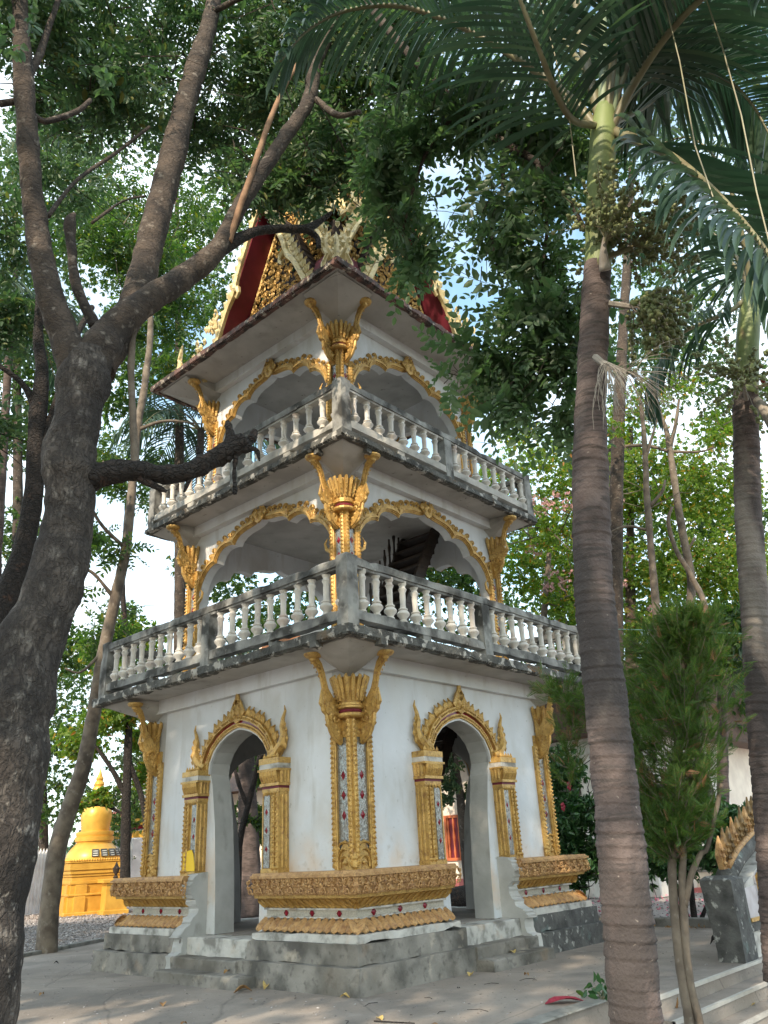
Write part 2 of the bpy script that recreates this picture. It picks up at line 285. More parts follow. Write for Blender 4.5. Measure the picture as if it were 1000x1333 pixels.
def mass(name, tv, tf, mats3, T, mat, parent, kind='stuff', label=None, smooth=False):
    """n copies of a template in one mesh: mats3 (n,3,3), T (n,3)"""
    tv=np.asarray(tv,float); tf=np.asarray(tf,int); n=len(T); m=len(tv)
    V=(np.einsum('nij,mj->nmi',mats3,tv)+np.asarray(T)[:,None,:]).reshape(-1,3)
    F=(tf[None]+(np.arange(n)*m)[:,None,None]).reshape(-1); k=tf.shape[1]
    me=bpy.data.meshes.new(name); me.vertices.add(len(V)); me.vertices.foreach_set('co',V.astype(np.float32).ravel())
    me.loops.add(len(F)); me.loops.foreach_set('vertex_index',F.astype(np.int32)); np_=len(F)//k
    me.polygons.add(np_); me.polygons.foreach_set('loop_start',(np.arange(np_)*k).astype(np.int32)); me.polygons.foreach_set('loop_total',np.full(np_,k,np.int32))
    me.materials.append(M[mat]); me.update(calc_edges=True)
    o=link(name,me,parent,None,label)
    if kind: o['kind']=kind
    return o
def rotmats(n, fwd=None, spread=1.0, up_bias=0.0, roll=math.pi):
    """random frames; x axis = leaf direction"""
    d=RNG.normal(size=(n,3)); 
    if fwd is not None: d=d*spread+np.asarray(fwd)
    d/=np.linalg.norm(d,axis=1)[:,None]
    u=RNG.normal(size=(n,3))*1.0; u[:,2]+=up_bias; 
    y=np.cross(u,d); y/=np.linalg.norm(y,axis=1)[:,None]; z=np.cross(d,y)
    return np.stack([d,y,z],axis=2)
# leaf templates (x along the leaf)
def leaf_tmpl(L=1.0, W=.42, fold=.12):
    v=[(0,0,0),(.33*L,W*.5*L,fold*L),(.72*L,W*.4*L,fold*.7*L),(L,0,-.06*L),(.72*L,-W*.4*L,fold*.7*L),(.33*L,-W*.5*L,fold*L)]
    return v,[(0,3,2,1),(0,5,4,3)]
def spray_tmpl(nl=13, length=.42, leaf=.095, droop=.35, W=.42):
    V=[];F=[]; lv,lf=leaf_tmpl(leaf,W)
    rnd=random.Random(nl*7+int(length*100))
    for i in range(nl):
        t=(i+1)/nl; x=length*t; z=-droop*length*t*t; side=1 if i%2 else -1
        if i==nl-1: side=0
        ang=side*R_(58+rnd.uniform(-12,12)); s=(.75+.4*math.sin(math.pi*min(t*1.05,1)))*rnd.uniform(.85,1.15)
        dz=rnd.uniform(-.5,.05)
        mt=Matrix.Translation((x,0,z))@Matrix.Rotation(ang,4,'Z')@Matrix.Rotation(-dz,4,'Y')@Matrix.Rotation(rnd.uniform(-.5,.5),4,'X')@Matrix.Scale(s,4)
        b=len(V); V+=[tuple(mt@Vector(p)) for p in lv]; F+=[tuple(j+b for j in f) for f in lf]
    # rachis as a thin kite strip
    w=.0035; pr=[(0,0,0),(length*.5,0,-droop*length*.25),(length,0,-droop*length)]
    b=len(V); V+=[(p[0],w,p[2]) for p in pr]+[(p[0],-w,p[2]) for p in pr]; F+=[(b,b+1,b+4,b+3),(b+1,b+2,b+5,b+4)]
    return V,F
def blobpts(blobs):
    """blobs rows (x,y,z,r,n[,flat]) -> points inside ellipsoids, denser near the skin, clumped"""
    out=[]
    for bl in blobs:
        x,y,z,r,n=bl[:5]; fl=bl[5] if len(bl)>5 else .75
        k=max(3,int(n/6)); cc=RNG.normal(size=(k,3)); cc/=np.linalg.norm(cc,axis=1)[:,None]; cc*= (RNG.uniform(.25,1,size=(k,1))**.6)*r
        idx=RNG.integers(0,k,n); p=cc[idx]+RNG.normal(size=(n,3))*r*.22; p[:,2]*=fl; out.append(p+np.array([x,y,z]))
    return np.concatenate(out)
def foliage(name, blobs, mat, parent, tmpl='leaf', size=.12, droop=-.35, spread=1, **kw):
    T=blobpts(blobs); n=len(T)
    if tmpl=='leaf': tv,tf=leaf_tmpl(1,.45)
    elif tmpl=='spray': tv,tf=spray_tmpl(11,1,.26,.3)
    elif tmpl=='spraybig': tv,tf=spray_tmpl(13,1,.24,.45,.5)
    elif tmpl=='sprayfine': tv,tf=spray_tmpl(15,1,.2,.35,.45)
    elif tmpl=='tuft':
        tv=[];tf=[]; rr=random.Random(3)
        for i in range(5):
            lv,lf=leaf_tmpl(.8,.34); mt=Matrix.Rotation(i*2.4,4,'X')@Matrix.Rotation(rr.uniform(-.9,.9),4,'Z')@Matrix.Rotation(rr.uniform(-.9,.9),4,'Y'); b=len(tv)
            tv+=[tuple(mt@Vector(p)) for p in lv]; tf+=[tuple(j+b for j in f) for f in lf]
    R=rotmats(n,(0,0,droop),spread,1.2); S=size*RNG.uniform(.7,1.3,size=n)
    return mass(name,tv,tf,R*S[:,None,None],T,mat,parent,**kw)

# ------------------------------------------------------------------ ground, terrace, steps, kerbs (structure)
m=MB(); m.box(-500,700,-500,700,-1.0,-.46); struct(m,'ground','soil')
m=MB(); m.box(-60,60,6.0,90,-.5,-.02); m.box(5.55,90,-30,6.0,-.5,-.021); struct(m,'gravel_ground','gravelpale')
m=MB(); 
m.add([(-30,-.2,.004),(-8.2,3.4,.004),(-2.15,6.55,.004),(2.6,9.05,.004),(3.2,60,.004),(-30,60,.004)],[(0,1,2,3,4,5)]); struct(m,'gravel_yard','gravel')
m=MB()
tp=[(-30,-.4),(-8.2,3.3),(-2.15,6.45),(2.7,9.0),(5.3,9.0),(5.3,-5.8),(-1.62,-5.8),(-1.62,-5.42),(-30,-5.42)]
m.add([(x,y,-.5) for x,y in tp]+[(x,y,0) for x,y in tp],[tuple(range(len(tp)-1,-1,-1)),tuple(range(len(tp),2*len(tp)))]+[(i,(i+1)%len(tp),(i+1)%len(tp)+len(tp),i+len(tp)) for i in range(len(tp))])
struct(m,'terrace','ground')
for k in range(3):     # steps down from the terrace, each with a pale nosing
    x0=-1.80+.68*k; y=-5.8-.27*(k+1); z=-.15*(k+1)
    m=MB(); m.box(x0,6,y,-5.8-.27*k-.001,-.6,z); o=struct(m,'stair_step','ground')
    m=MB(); m.box(x0-.0,6,y-.012,y+.03,z-.03,z+.006); m.build('nosing','nosing',o)
m=MB(); m.box(-1.62,6,-5.812,-5.77,-.03,.006); struct(m,'terrace_nosing','nosing')
def kerb(p,q,w,h,z=0,name='kerb'):
    n=max(1,int((Vector(q)-Vector(p)).length/1.0)); P0=Vector((*p,0)); Q0=Vector((*q,0)); d=(Q0-P0).normalized(); nn=Vector((-d.y,d.x,0))
    root=None
    for i in range(n):
        a=P0.lerp(Q0,i/n)+d*.006; b=P0.lerp(Q0,(i+1)/n)-d*.006; hh=h+random.uniform(-.006,.006)
        mb=MB(); c=.012
        sec=[(0,0),(0,hh-c),(c,hh),(w-c,hh),(w,hh-c),(w,0)]
        mb.rings([[tuple(e+nn*u+Vector((0,0,z+v))) for u,v in sec] for e in (a,b)]); 
        o=mb.build('kerb_stone' if root else name,'kerb',root)
        if root is None: root=o; o['kind']='structure'
kerb((-8.2,3.3),(-2.15,6.45),.13,.07); kerb((-2.15,6.45),(2.7,9.0),.13,.07)
kerb((5.3,-5.8),(5.3,5.5),.22,.14,0)
kerb((-6.0,-5.46),(-1.62,-5.46),.2,.02,0)
# stones of the gravel yard (nobody could count them)
n=15000; U=RNG.uniform(0,1,n)**1.3; X=RNG.uniform(-6,7,n); Y=5+U*16; keep=(Y>6.75+.525*(X+2.15)-.0) & (Y>3.6); T=np.stack([X,Y,np.full(n,.012)],1)[keep]
ov=[(1,0,0),(-1,0,0),(0,.8,0),(0,-.8,0),(0,0,.55),(0,0,-.4)]; of=[(0,2,4),(2,1,4),(1,3,4),(3,0,4),(2,0,5),(1,2,5),(3,1,5),(0,3,5)]
R=rotmats(len(T)); S=RNG.uniform(.02,.055,len(T)); R[:,2,:]*=.55
M['stone']=leafmat('grey pebble',[(0,(.16,.14,.13)),(.6,(.30,.27,.26)),(1,(.52,.49,.48))],0,.9)
mass('gravel_stones',ov,of,R*S[:,None,None],T,'stone',None)
n=9000; T=np.stack([RNG.uniform(5.6,22,n),RNG.uniform(-7,12,n),np.full(n,-.01)],1); R=rotmats(n); R[:,2,:]*=.5; S=RNG.uniform(.02,.05,n)
mass('pale_gravel_stones',ov,of,R*S[:,None,None],T,'stone',None)
n=700; T=np.stack([RNG.uniform(6,17,n),RNG.uniform(-6,6,n),np.full(n,.03)],1); tv,tf=leaf_tmpl(1,.8); mass('fallen_pink_petals',tv,tf,rotmats(n)*RNG.uniform(.04,.09,n)[:,None,None],T,'petal',None)

# ------------------------------------------------------------------ the tower
tower=thing('bell_tower','three-storey white and gold temple tower with balconies and steep gabled roof','tower')
def Lshape(h,w,e): return [(-h,-h),(-e,-h),(-e,-w),(-w,-w),(-w,-e),(-h,-e)]
def Lcourse(mb,h0,z0,h1,z1,e0,e1,w=2.3):
    a=Lshape(h0,w,e0); b=Lshape(h1,w,e1); mb.add([(x,y,z0) for x,y in a]+[(x,y,z1) for x,y in b],[tuple(range(5,-1,-1)),tuple(range(6,12))]+[(i,(i+1)%6,(i+1)%6+6,i+6) for i in range(6)])
def blob_rough(o): pass
# base course blocks and plinths at the four corners
def petal_mesh(name,L,W,D,mat,curl=.35):
    """lotus petal hanging: origin at top, runs to -z*L, outward -y"""
    mb=MB(); v=[];nz_=5
    prof=[(0,.55,0),(.3,.95,.45),(.65,1.0,.8),(.88,.7,1.0),(1.0,.12,.95)]
    for t,w,d in prof: v+=[(-W/2*w,-d*D*.25,-t*L),(-W*.25*w,-d*D-.2*D,-t*L),(0,-d*D-.45*D,-t*L),(W*.25*w,-d*D-.2*D,-t*L),(W/2*w,-d*D*.25,-t*L)]
    f=[(5*k+i,5*k+i+1,5*k+6+i,5*k+5+i) for k in range(4) for i in range(4)]
    mb.add(v,f); return mb.mesh(name,mat,True)
pet_dn=petal_mesh('lotus_petal',.215,.158,.04,'ochre'); pet_up=petal_mesh('lotus_petal',.165,.135,.04,'gold')
scr=MB()
def spiral(mb,c,r,sgn=1,turns=1.35,th=.013,ph=0,ax='x'):
    pts=[];N=13
    for i in range(N):
        t=i/(N-1); a=ph+sgn*turns*2*math.pi*t; rr=r*(1-.82*t); pts.append((c[0]+rr*math.cos(a),c[1]-.006-.02*t,c[2]+rr*math.sin(a)))
    mb.tube(pts,[th*(1.15-.4*i/(N-1)) for i in range(N)],4)
def scroll_unit():
    mb=MB(); rr=random.Random(5)
    for j,(x,z,r,s,p) in enumerate([(0,.055,.05,1,0),(.1,-.045,.05,-1,1.6),(.05,.01,.022,1,3),(.15,.06,.03,1,2),(-.05,-.06,.03,-1,4)]): spiral(mb,(x,0,z),r,s,1.4,.012,p)
    for x,z,a in [(-.05,.06,.6),(.055,-.08,2),(.055,.085,4),(.15,.0,5),(.12,.08,1),(0,-.07,3),(.0,.0,2.2)]:
        mb.nub((x,-.015,z),.03,1.0 if math.cos(a)>0 else .6,.55,.7 if math.sin(a)>0 else 1.1)
    return mb
SU=scroll_unit()
def place(mb,unit,mat): 
    old=mb.M; mb.M=old@mat; mb.add(unit.v,unit.f); mb.M=old
def nubs_line(mb,p,q,step,r,sx=1,sy=1,sz=1):
    p=Vector(p);q=Vector(q);n=max(1,int((q-p).length/step))
    for i in range(n): mb.nub(p.lerp(q,(i+.5)/n),r,sx,sy,sz)
for k in range(4):
    RK=rot(k)
    visible=(k!=2)
    # k=0 is the corner nearest the path, between the two door fronts
    m=MB(); m.M=RK; Lcourse(m,2.94,0,2.935,.285,.74,.74); bs=roughen(m.build('base_block','step' if k!=3 else 'darkstone',tower))
    m=MB(); m.M=RK; Lcourse(m,2.82,.285,2.815,.51,.74,.74); roughen(m.build('base_course','step' if k!=3 else 'darkstone',bs))
    pl=MB(); pl.M=RK; Lcourse(pl,2.77,.51,2.765,.60,.78,.78); Lcourse(pl,2.60,.60,2.5,.752,.80,.83); pl_=pl.build('plinth','dirtywhite',tower); roughen(pl_,.09,.004)
    m=MB(); m.M=RK; Lcourse(m,2.56,.752,2.56,.772,.81,.81); Lcourse(m,2.56,.848,2.56,.87,.81,.81); m.build('white_fillet','dirtywhite',pl_)
    m=MB(); m.M=RK; Lcourse(m,2.52,.772,2.52,.848,.82,.82); mb_=m.build('mirror_band','scaleband',pl_)
    m=MB(); m.M=RK; Lcourse(m,2.52,.87,2.66,.995,.82,.81); Lcourse(m,2.72,.995,2.73,1.035,.80,.80); m.build('gold_moulding','gold',pl_)
    m=MB(); m.M=RK; Lcourse(m,2.745,1.035,2.765,1.235,.80,.80); Lcourse(m,2.80,1.235,2.80,1.268,.79,.79); Lcourse(m,2.78,1.268,2.76,1.30,.80,.80)
    if visible:
        for ff in (0,1):   # carved scrolls on both outer faces
            FM=Matrix.Identity(4) if ff==0 else Matrix.Rotation(-math.pi/2,4,'Z')@Matrix.Scale(-1,4,(1,0,0))
            x=-2.72
            while x<-.86:
                for s_ in (0,):
                    place(m,SU,FM@Matrix.Translation((x,-2.765,1.135))@Matrix.Rotation(random.uniform(-.25,.25),4,'Y'))
                x+=.205
            m.M=RK@FM; nubs_line(m,(-2.78,-2.735,1.045),(-.82,-2.735,1.045),.05,.02); m.M=RK
        m.nub((-2.77,-2.77,1.135),.05,1,1,2)
    m.build('carved_band','ochre',pl_)['kind']='stuff'
    if visible:
        for ff in (0,1):
            FM=Matrix.Identity(4) if ff==0 else Matrix.Rotation(-math.pi/2,4,'Z')@Matrix.Scale(-1,4,(1,0,0))
            n=15
            for i in range(n):
                x=-2.66+i*(1.82/(n-1))
                tilt=Matrix.Rotation(-.72,4,'X')
                link('lotus_petal',pet_dn,pl_,RK@FM@Matrix.Translation((x,-2.555,.752))@Matrix.Rotation(R_(-42),4,'X')@Matrix.Rotation(.10,4,'Y'))
            n=17
            for i in range(n):
                x=-2.60+i*(1.76/(n-1))
                link('lotus_petal_upper',pet_up,pl_,RK@FM@Matrix.Translation((x,-2.545,.868))@Matrix.Rotation(math.pi+R_(48),4,'X')@Matrix.Rotation(-.25,4,'Y'))
            for i in range(3):
                x=-2.22+i*.5
                g=MB(); g.M=RK@FM@Matrix.Translation((x,-2.525,.81)); g.add([(-.05,0,0),(0,0,.055),(.05,0,0),(0,0,-.055),(0,-.02,0)],[(0,1,4),(1,2,4),(2,3,4),(3,0,4)]); g.build('red_gem','redgem',mb_)
            # rough plaster end of the plinth beside the doorway
            if k!=0:
                g=MB(); g.M=RK@FM; rr=random.Random(k*2+ff)
                prof=[(2.41,.505),(2.90,.505),(2.86,.56),(2.84,.60),(2.72,.66),(2.68,.74),(2.60,.82),(2.62,.92),(2.68,1.00),(2.71,1.06),(2.75,1.14),(2.70,1.22),(2.68,1.28),(2.60,1.325),(2.41,1.34)]
                pr_=[(2.41,.05),(2.97,.05),(2.96,.28),(2.85,.32),(2.84,.5)]+prof[1:]; prof=[]
                for (v0,z0_),(v1,z1_) in zip(pr_,pr_[1:]):
                    for q in range(3):
                        t=q/3; jit=.035 if (z0_>.25 and v0>2.45) else .0
                        prof.append((v0+(v1-v0)*t+rr.uniform(-jit*.3,jit),z0_+(z1_-z0_)*t))
                prof.append(pr_[-1])
                g.M=RK@FM
                a_=[(-.84+rr.uniform(-.03,.03),-v-.012,z) for v,z in prof]; b_=[(-.70,-v+.05,z) for v,z in prof]; nn=len(prof)
                g.add(a_+b_,[tuple(range(nn)),tuple(range(2*nn-1,nn-1,-1))]+[(i,(i+1)%nn,(i+1)%nn+nn,i+nn) for i in range(nn)])
                g.build('plaster_cheek','jamb',pl_)
# door steps on each side
for k in range(4):
    RK=rot(k)
    m=MB(); m.M=RK; m.bbox(-.74,1.12 if k==1 else .74,-3.22,-2.9,0,.14,.015); roughen(m.build('door_step','step',tower))
    m=MB(); m.M=RK; m.bbox(-.74,.74,-2.97,-2.66,0,.28,.015); roughen(m.build('door_step','step',tower))
    m=MB(); m.M=RK; m.bbox(-.74,.74,-2.72,-2.3,.0,.50,.015); roughen(m.build('door_sill','dirtywhite',tower))
m=MB(); m.box(-2.3,2.3,-2.3,2.3,0,.505); m.build('tower_floor','ground',tower)

# storey walls
DOOR=[(.50,.45),(.52,1.2),(.58,2.0),(.67,2.55),(.73,2.74),(.70,2.9),(.60,3.06),(.46,3.18),(.30,3.26),(.14,3.31),(0,3.335)]
ARC2=[(1.78,4.1),(1.78,5.9),(1.75,6.08),(1.68,6.24),(1.58,6.37),(1.46,6.46),(1.34,6.50),(1.27,6.50),(1.25,6.57),(1.18,6.67),(1.07,6.735),(.94,6.75),(.82,6.735),(.74,6.705),(.69,6.78),(.58,6.85),(.44,6.885),(.30,6.90),(.15,6.92),(.06,6.95),(0,6.985)]
ARC3=[(u*.865,z+3.08) for u,z in ARC2]
def wall_ring(h,th,z0,z1,arc,name,matn,beam,beamz,soff):
    for k in range(4):
        U=h if k%2==0 else h-th
        m=MB(); m.M=rot(k); a_=[(min(u,U-.012),max(z,z0+.001)) for u,z in arc]
        hole=[(-u,z) for u,z in a_]+[(u,z) for u,z in a_[::-1][1:]]
        if arc is DOOR and k>1: hole=[(u*1.42,z) for u,z in hole]
        m.prism([(-U,z0)]+hole+[(U,z0),(U,z1),(-U,z1)],h-th,h)
        if arc is DOOR: m.mi=[1,0]+[1]*(len(m.f)-2); matn=['wall','jamb']
        w=m.build(name,matn,tower)
    m=MB()
    for k in range(4):
        m.M=rot(k); U=h+beam if k%2==0 else h-.001; m.box(-U,U,-h-beam,-h+.002,beamz,soff)
    m.build('cornice_beam',matn if isinstance(matn,str) else 'wall',tower)
wall_ring(2.4,.35,.505,4.10,DOOR,'wall','wall',.10,3.87,4.10)
wall_ring(2.05,.17,4.21,7.36,ARC2,'arcade_wall','wall',.13,7.17,7.36)
wall_ring(1.86,.16,7.45,10.56,ARC3,'arcade_wall','wall',.13,10.36,10.56)
# concrete lintel lines inside and ceilings are the slabs above
def slab(h,z0,z1,name,hole=None):
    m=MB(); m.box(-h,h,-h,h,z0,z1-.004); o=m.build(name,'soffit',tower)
    e=MB()
    for k in range(4):
        e.M=rot(k); U=h+.035 if k%2==0 else h-.001
        e.box(-U,U,-h-.035,-h+.0,z0-.005,z1); e.box(-U,U,-h-.0,-h+.08,z0-.035,z0-.001)
    roughen(e.build('slab_edge','edge' if name!='roof_slab' else 'roofedge',o),.10,.010,7)
    t=MB(); rr=random.Random(int(h*100))
    for k in range(4):       # little drip beads under the edge
        t.M=rot(k); nubs_line(t,(-h,-h-.02,z0-.012),(h,-h-.02,z0-.012),.055,.02,1.1,1,1)
    t.build('drip_beads','edge' if name!='roof_slab' else 'roofedge',o)['kind']='stuff'
    return o
slab(3.17,4.10,4.215,'balcony_slab'); slab(2.69,7.36,7.455,'balcony_slab'); slab(2.76,10.56,10.66,'roof_slab')
# inverted corner cushions between the brackets
for h,hs,z in ((2.40,3.05,4.10),(2.05,2.60,7.36),(1.86,2.62,10.56)):
    for k in range(4):
        m=MB(); m.M=rot(k); a=h-.12; e=hs; zz=z-.004
        d=.16
        m.add([(-e,-e,zz),(-a-.02,-e,zz),(-a+.2,-a+.2,zz),(-e,-a-.02,zz),(-e,-e,zz-.03),(-a-.02,-e,zz-.03),(-e,-a-.02,zz-.03),(-a-.10,-a-.10,z-.36),(-a+.2,-a+.2,z-.3)],
              [(0,1,2,3),(0,4,5,1),(0,3,6,4),(4,7,5),(4,6,7),(5,7,8),(6,8,7),(1,5,8,2),(3,2,8,6)])
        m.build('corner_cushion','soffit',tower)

# pilasters, capitals, brackets at the corners of each storey
def flame_unit(mb,w=.07,h=.13,d=.03,lean=0):
    """curled flame leaf in the xz-plane, tip up, relief towards -y"""
    o=[(-.5,0),(-.62,.28),(-.45,.55),(-.15,.78),(.12,1.0),(.10,.75),(.30,.6),(.55,.35),(.5,0)]
    P_=[(x*w+lean*z*h,z*h) for x,z in o]; n=len(P_)
    v=[(x,0,z) for x,z in P_]+[(x,-d*.45,z) for x,z in P_]+[(0,-d,h*.32),(.0,-d*.9,h*.6)]
    f=[(i,i+1,i+1+n,i+n) for i in range(n-1)]+[(n+1,n+0,2*n),(n+2,n+1,2*n),(n+2,2*n,2*n+1),(n+3,n+2,2*n+1),(n+4,n+3,2*n+1),(n+5,n+4,2*n+1),(n+6,n+5,2*n+1),(n+6,2*n+1,2*n),(n+7,n+6,2*n),(n+8,n+7,2*n),(n+0,n+8,2*n),tuple(range(n-1,-1,-1))]
    mb.add(v,f)
_f=MB(); flame_unit(_f,.10,.135,.045); FLAME={c:_f.mesh('flame_leaf',c) for c in ('gold','cream')}
def curl_unit(mb,w=.118,h=.13,d=.04):
    o=[(-.48,0),(-.56,.28),(-.5,.6),(-.25,.88),(.08,1.0),(.36,.9),(.5,.66),(.42,.46),(.22,.44),(.2,.6),(.08,.62),(.0,.45),(.22,.22),(.5,.1),(.5,0)]
    P_=[(x*w,z*h) for x,z in o]; n=len(P_); mb.add([(x,0,z) for x,z in P_]+[(x,-d*.6,z) for x,z in P_],[tuple(range(n-1,-1,-1)),tuple(range(n,2*n))]+[(i,i+1,i+1+n,i+n) for i in range(n-1)])
    mb.tube([(x*w*.8,-d*.7,z*h*.9+.006) for x,z in ((-.1,.0),(-.4,.4),(-.2,.8),(.15,.9),(.38,.7),(.28,.52))],[.012,.018,.018,.016,.014,.008],5)
_f=MB(); curl_unit(_f); FLAME['curl']=_f.mesh('flame_leaf','gold')
def rope(mb,p,q,w,step=.062):
    p=Vector(p);q=Vector(q);n=max(2,int((q-p).length/step)); d=(q-p)/n
    mb.tube([p,q],[w*.62,w*.62],6)
    for i in range(n):
        c=p+d*(i+.5); mb.tube([c+Vector((-w*.5,-.002,-step*.35)),c+Vector((0,-w*.72,0)),c+Vector((w*.5,-.002,step*.35))],[w*.16,w*.42,w*.16],4)
def bracket(mb,h,zb,zt,ext):
    """naga bracket in the vz-plane, centred on u=0, standing out of the wall at v=h"""
    H=zt-zb
    S=[(0,0),(.12,.02),(.25,.06),(.37,.13),(.44,.22),(.46,.31),(.58,.34),(.63,.44),(.58,.50),(.56,.54),(.60,.62),(.65,.72),(.74,.83),(.88,.88),(.97,.92),(.95,.98),(.84,.96),(.71,.90),(.61,.80),(.55,.70),(.48,.61),(.32,.52),(.22,.46),(.12,.50),(.08,.58),(0,.62)]
    n=len(S); 
    poly=[(x*ext+h,zb+z*H) for x,z in S]
    t=.04
    mb.add([(-t,-a,b) for a,b in poly]+[(t,-a,b) for a,b in poly],[tuple(range(n)),tuple(range(2*n-1,n-1,-1))]+[(i,(i+1)%n,(i+1)%n+n,i+n) for i in range(n)])
    # relief: belly scroll, scales along the neck, fin
    for s_ in (-1,1):
        sp=[];
        for i in range(14):
            a=.4+i*.62; r=.15*(1-i/15)*ext*1.1; sp.append((s_*(t+.008),-(h+.26*ext+r*math.cos(a)),zb+.27*H+r*math.sin(a)))
        mb.tube(sp,.016,5)
        for x,z,r in ((.40,.30,.03),(.50,.42,.03),(.12,.12,.035),(.22,.17,.03),(.16,.42,.03),(.30,.40,.025),(.08,.30,.03)):
            mb.nub((s_*t,-(h+x*ext),zb+z*H),r,.6,1.3,1.6)
    mb.tube([(0,-(h+x*ext),zb+z*H) for x,z in ((0,0),(.30,.08),(.46,.22),(.50,.32),(.62,.36),(.66,.46))],.028,6)
    mb.tube([(0,-(h+x*ext),zb+z*H) for x,z in ((.54,.50),(.62,.64),(.70,.77),(.82,.86),(.94,.90),(.99,.96),(.92,1.0),(.86,.95))],[.026,.020,.018,.022,.028,.026,.02,.01],6)
    for s_ in (-1,1):
        for i in range(9):
            u=i/8; mb.nub((s_*(t+.004),-(h+(.50+.38*u*u+.06*u)*ext),zb+(.52+.38*u)*H),.013,.7,1.2,1.6)
        for i in range(6):
            a=-.3+i*.55; mb.nub((s_*(t+.012),-(h+.22*ext+.20*ext*math.cos(a)),zb+(.24)*H+.10*H*math.sin(a)),.026,.7,1.2,1.2)
    for i in range(5): mb.nub((0,-(h+.05*ext+.02*i),zb+(.60-.03*i)*H),.04,.8,1,1.2)
    # neck fin pointing outwards
    mb.tube([(0,-(h+.56*ext),zb+.36*H),(0,-(h+.70*ext),zb+.44*H),(0,-(h+.66*ext),zb+.60*H)],[.03,.034,.012],5)
    mb.lathe([(.02,-.12),(.05,-.10),(.06,-.07),(.11,-.05),(.13,-.025),(.13,.0)],14,(0,-(h+.95*ext),zt+.004))
def capital(mb,cx,cy,z0,z1,r0,r1,n=16):
    mb.lathe([(r0*.86,z0),(r0,z0+.02),(r0,z0+.05),(r0*.9,z0+.06),(r0*.95,z0+.10),(r1*.93,z1-.08),(r1*.9,z1-.02)],n,(cx,cy,0))
    for j in range(n):
        a=2*math.pi*(j+.5)/n; ca,sa=math.cos(a),math.sin(a)
        pts=[(cx+ca*(r0*.98),cy+sa*(r0*.98),z0+.08),(cx+ca*(r0*1.1+.01),cy+sa*(r0*1.1+.01),z0+(z1-z0)*.55),(cx+ca*r1*1.04,cy+sa*r1*1.04,z1-.06),(cx+ca*r1*1.16,cy+sa*r1*1.16,z1-.012),(cx+ca*r1*1.05,cy+sa*r1*1.05,z1+.015)]
        mb.tube(pts,[.02,.034,.038,.028,.008],5)
        for q in range(4): mb.nub((cx+ca*(r0*1.06+.035+.012*q),cy+sa*(r0*1.06+.035+.012*q),z0+.12+q*.07*(z1-z0)/.4),.017)
def gem(par,RK,FM,x,y,z,mat='redgem',s=.032,hh=.05):
    g=MB(); g.M=RK@FM@Matrix.Translation((x,y,z)); g.add([(-s,0,0),(0,0,hh),(s,0,0),(0,0,-hh),(0,-.012,0)],[(0,1,4),(1,2,4),(2,3,4),(3,0,4)]); g.build('gem',mat,par)
MIR=Matrix.Rotation(-math.pi/2,4,'Z')@Matrix.Scale(-1,4,(1,0,0))
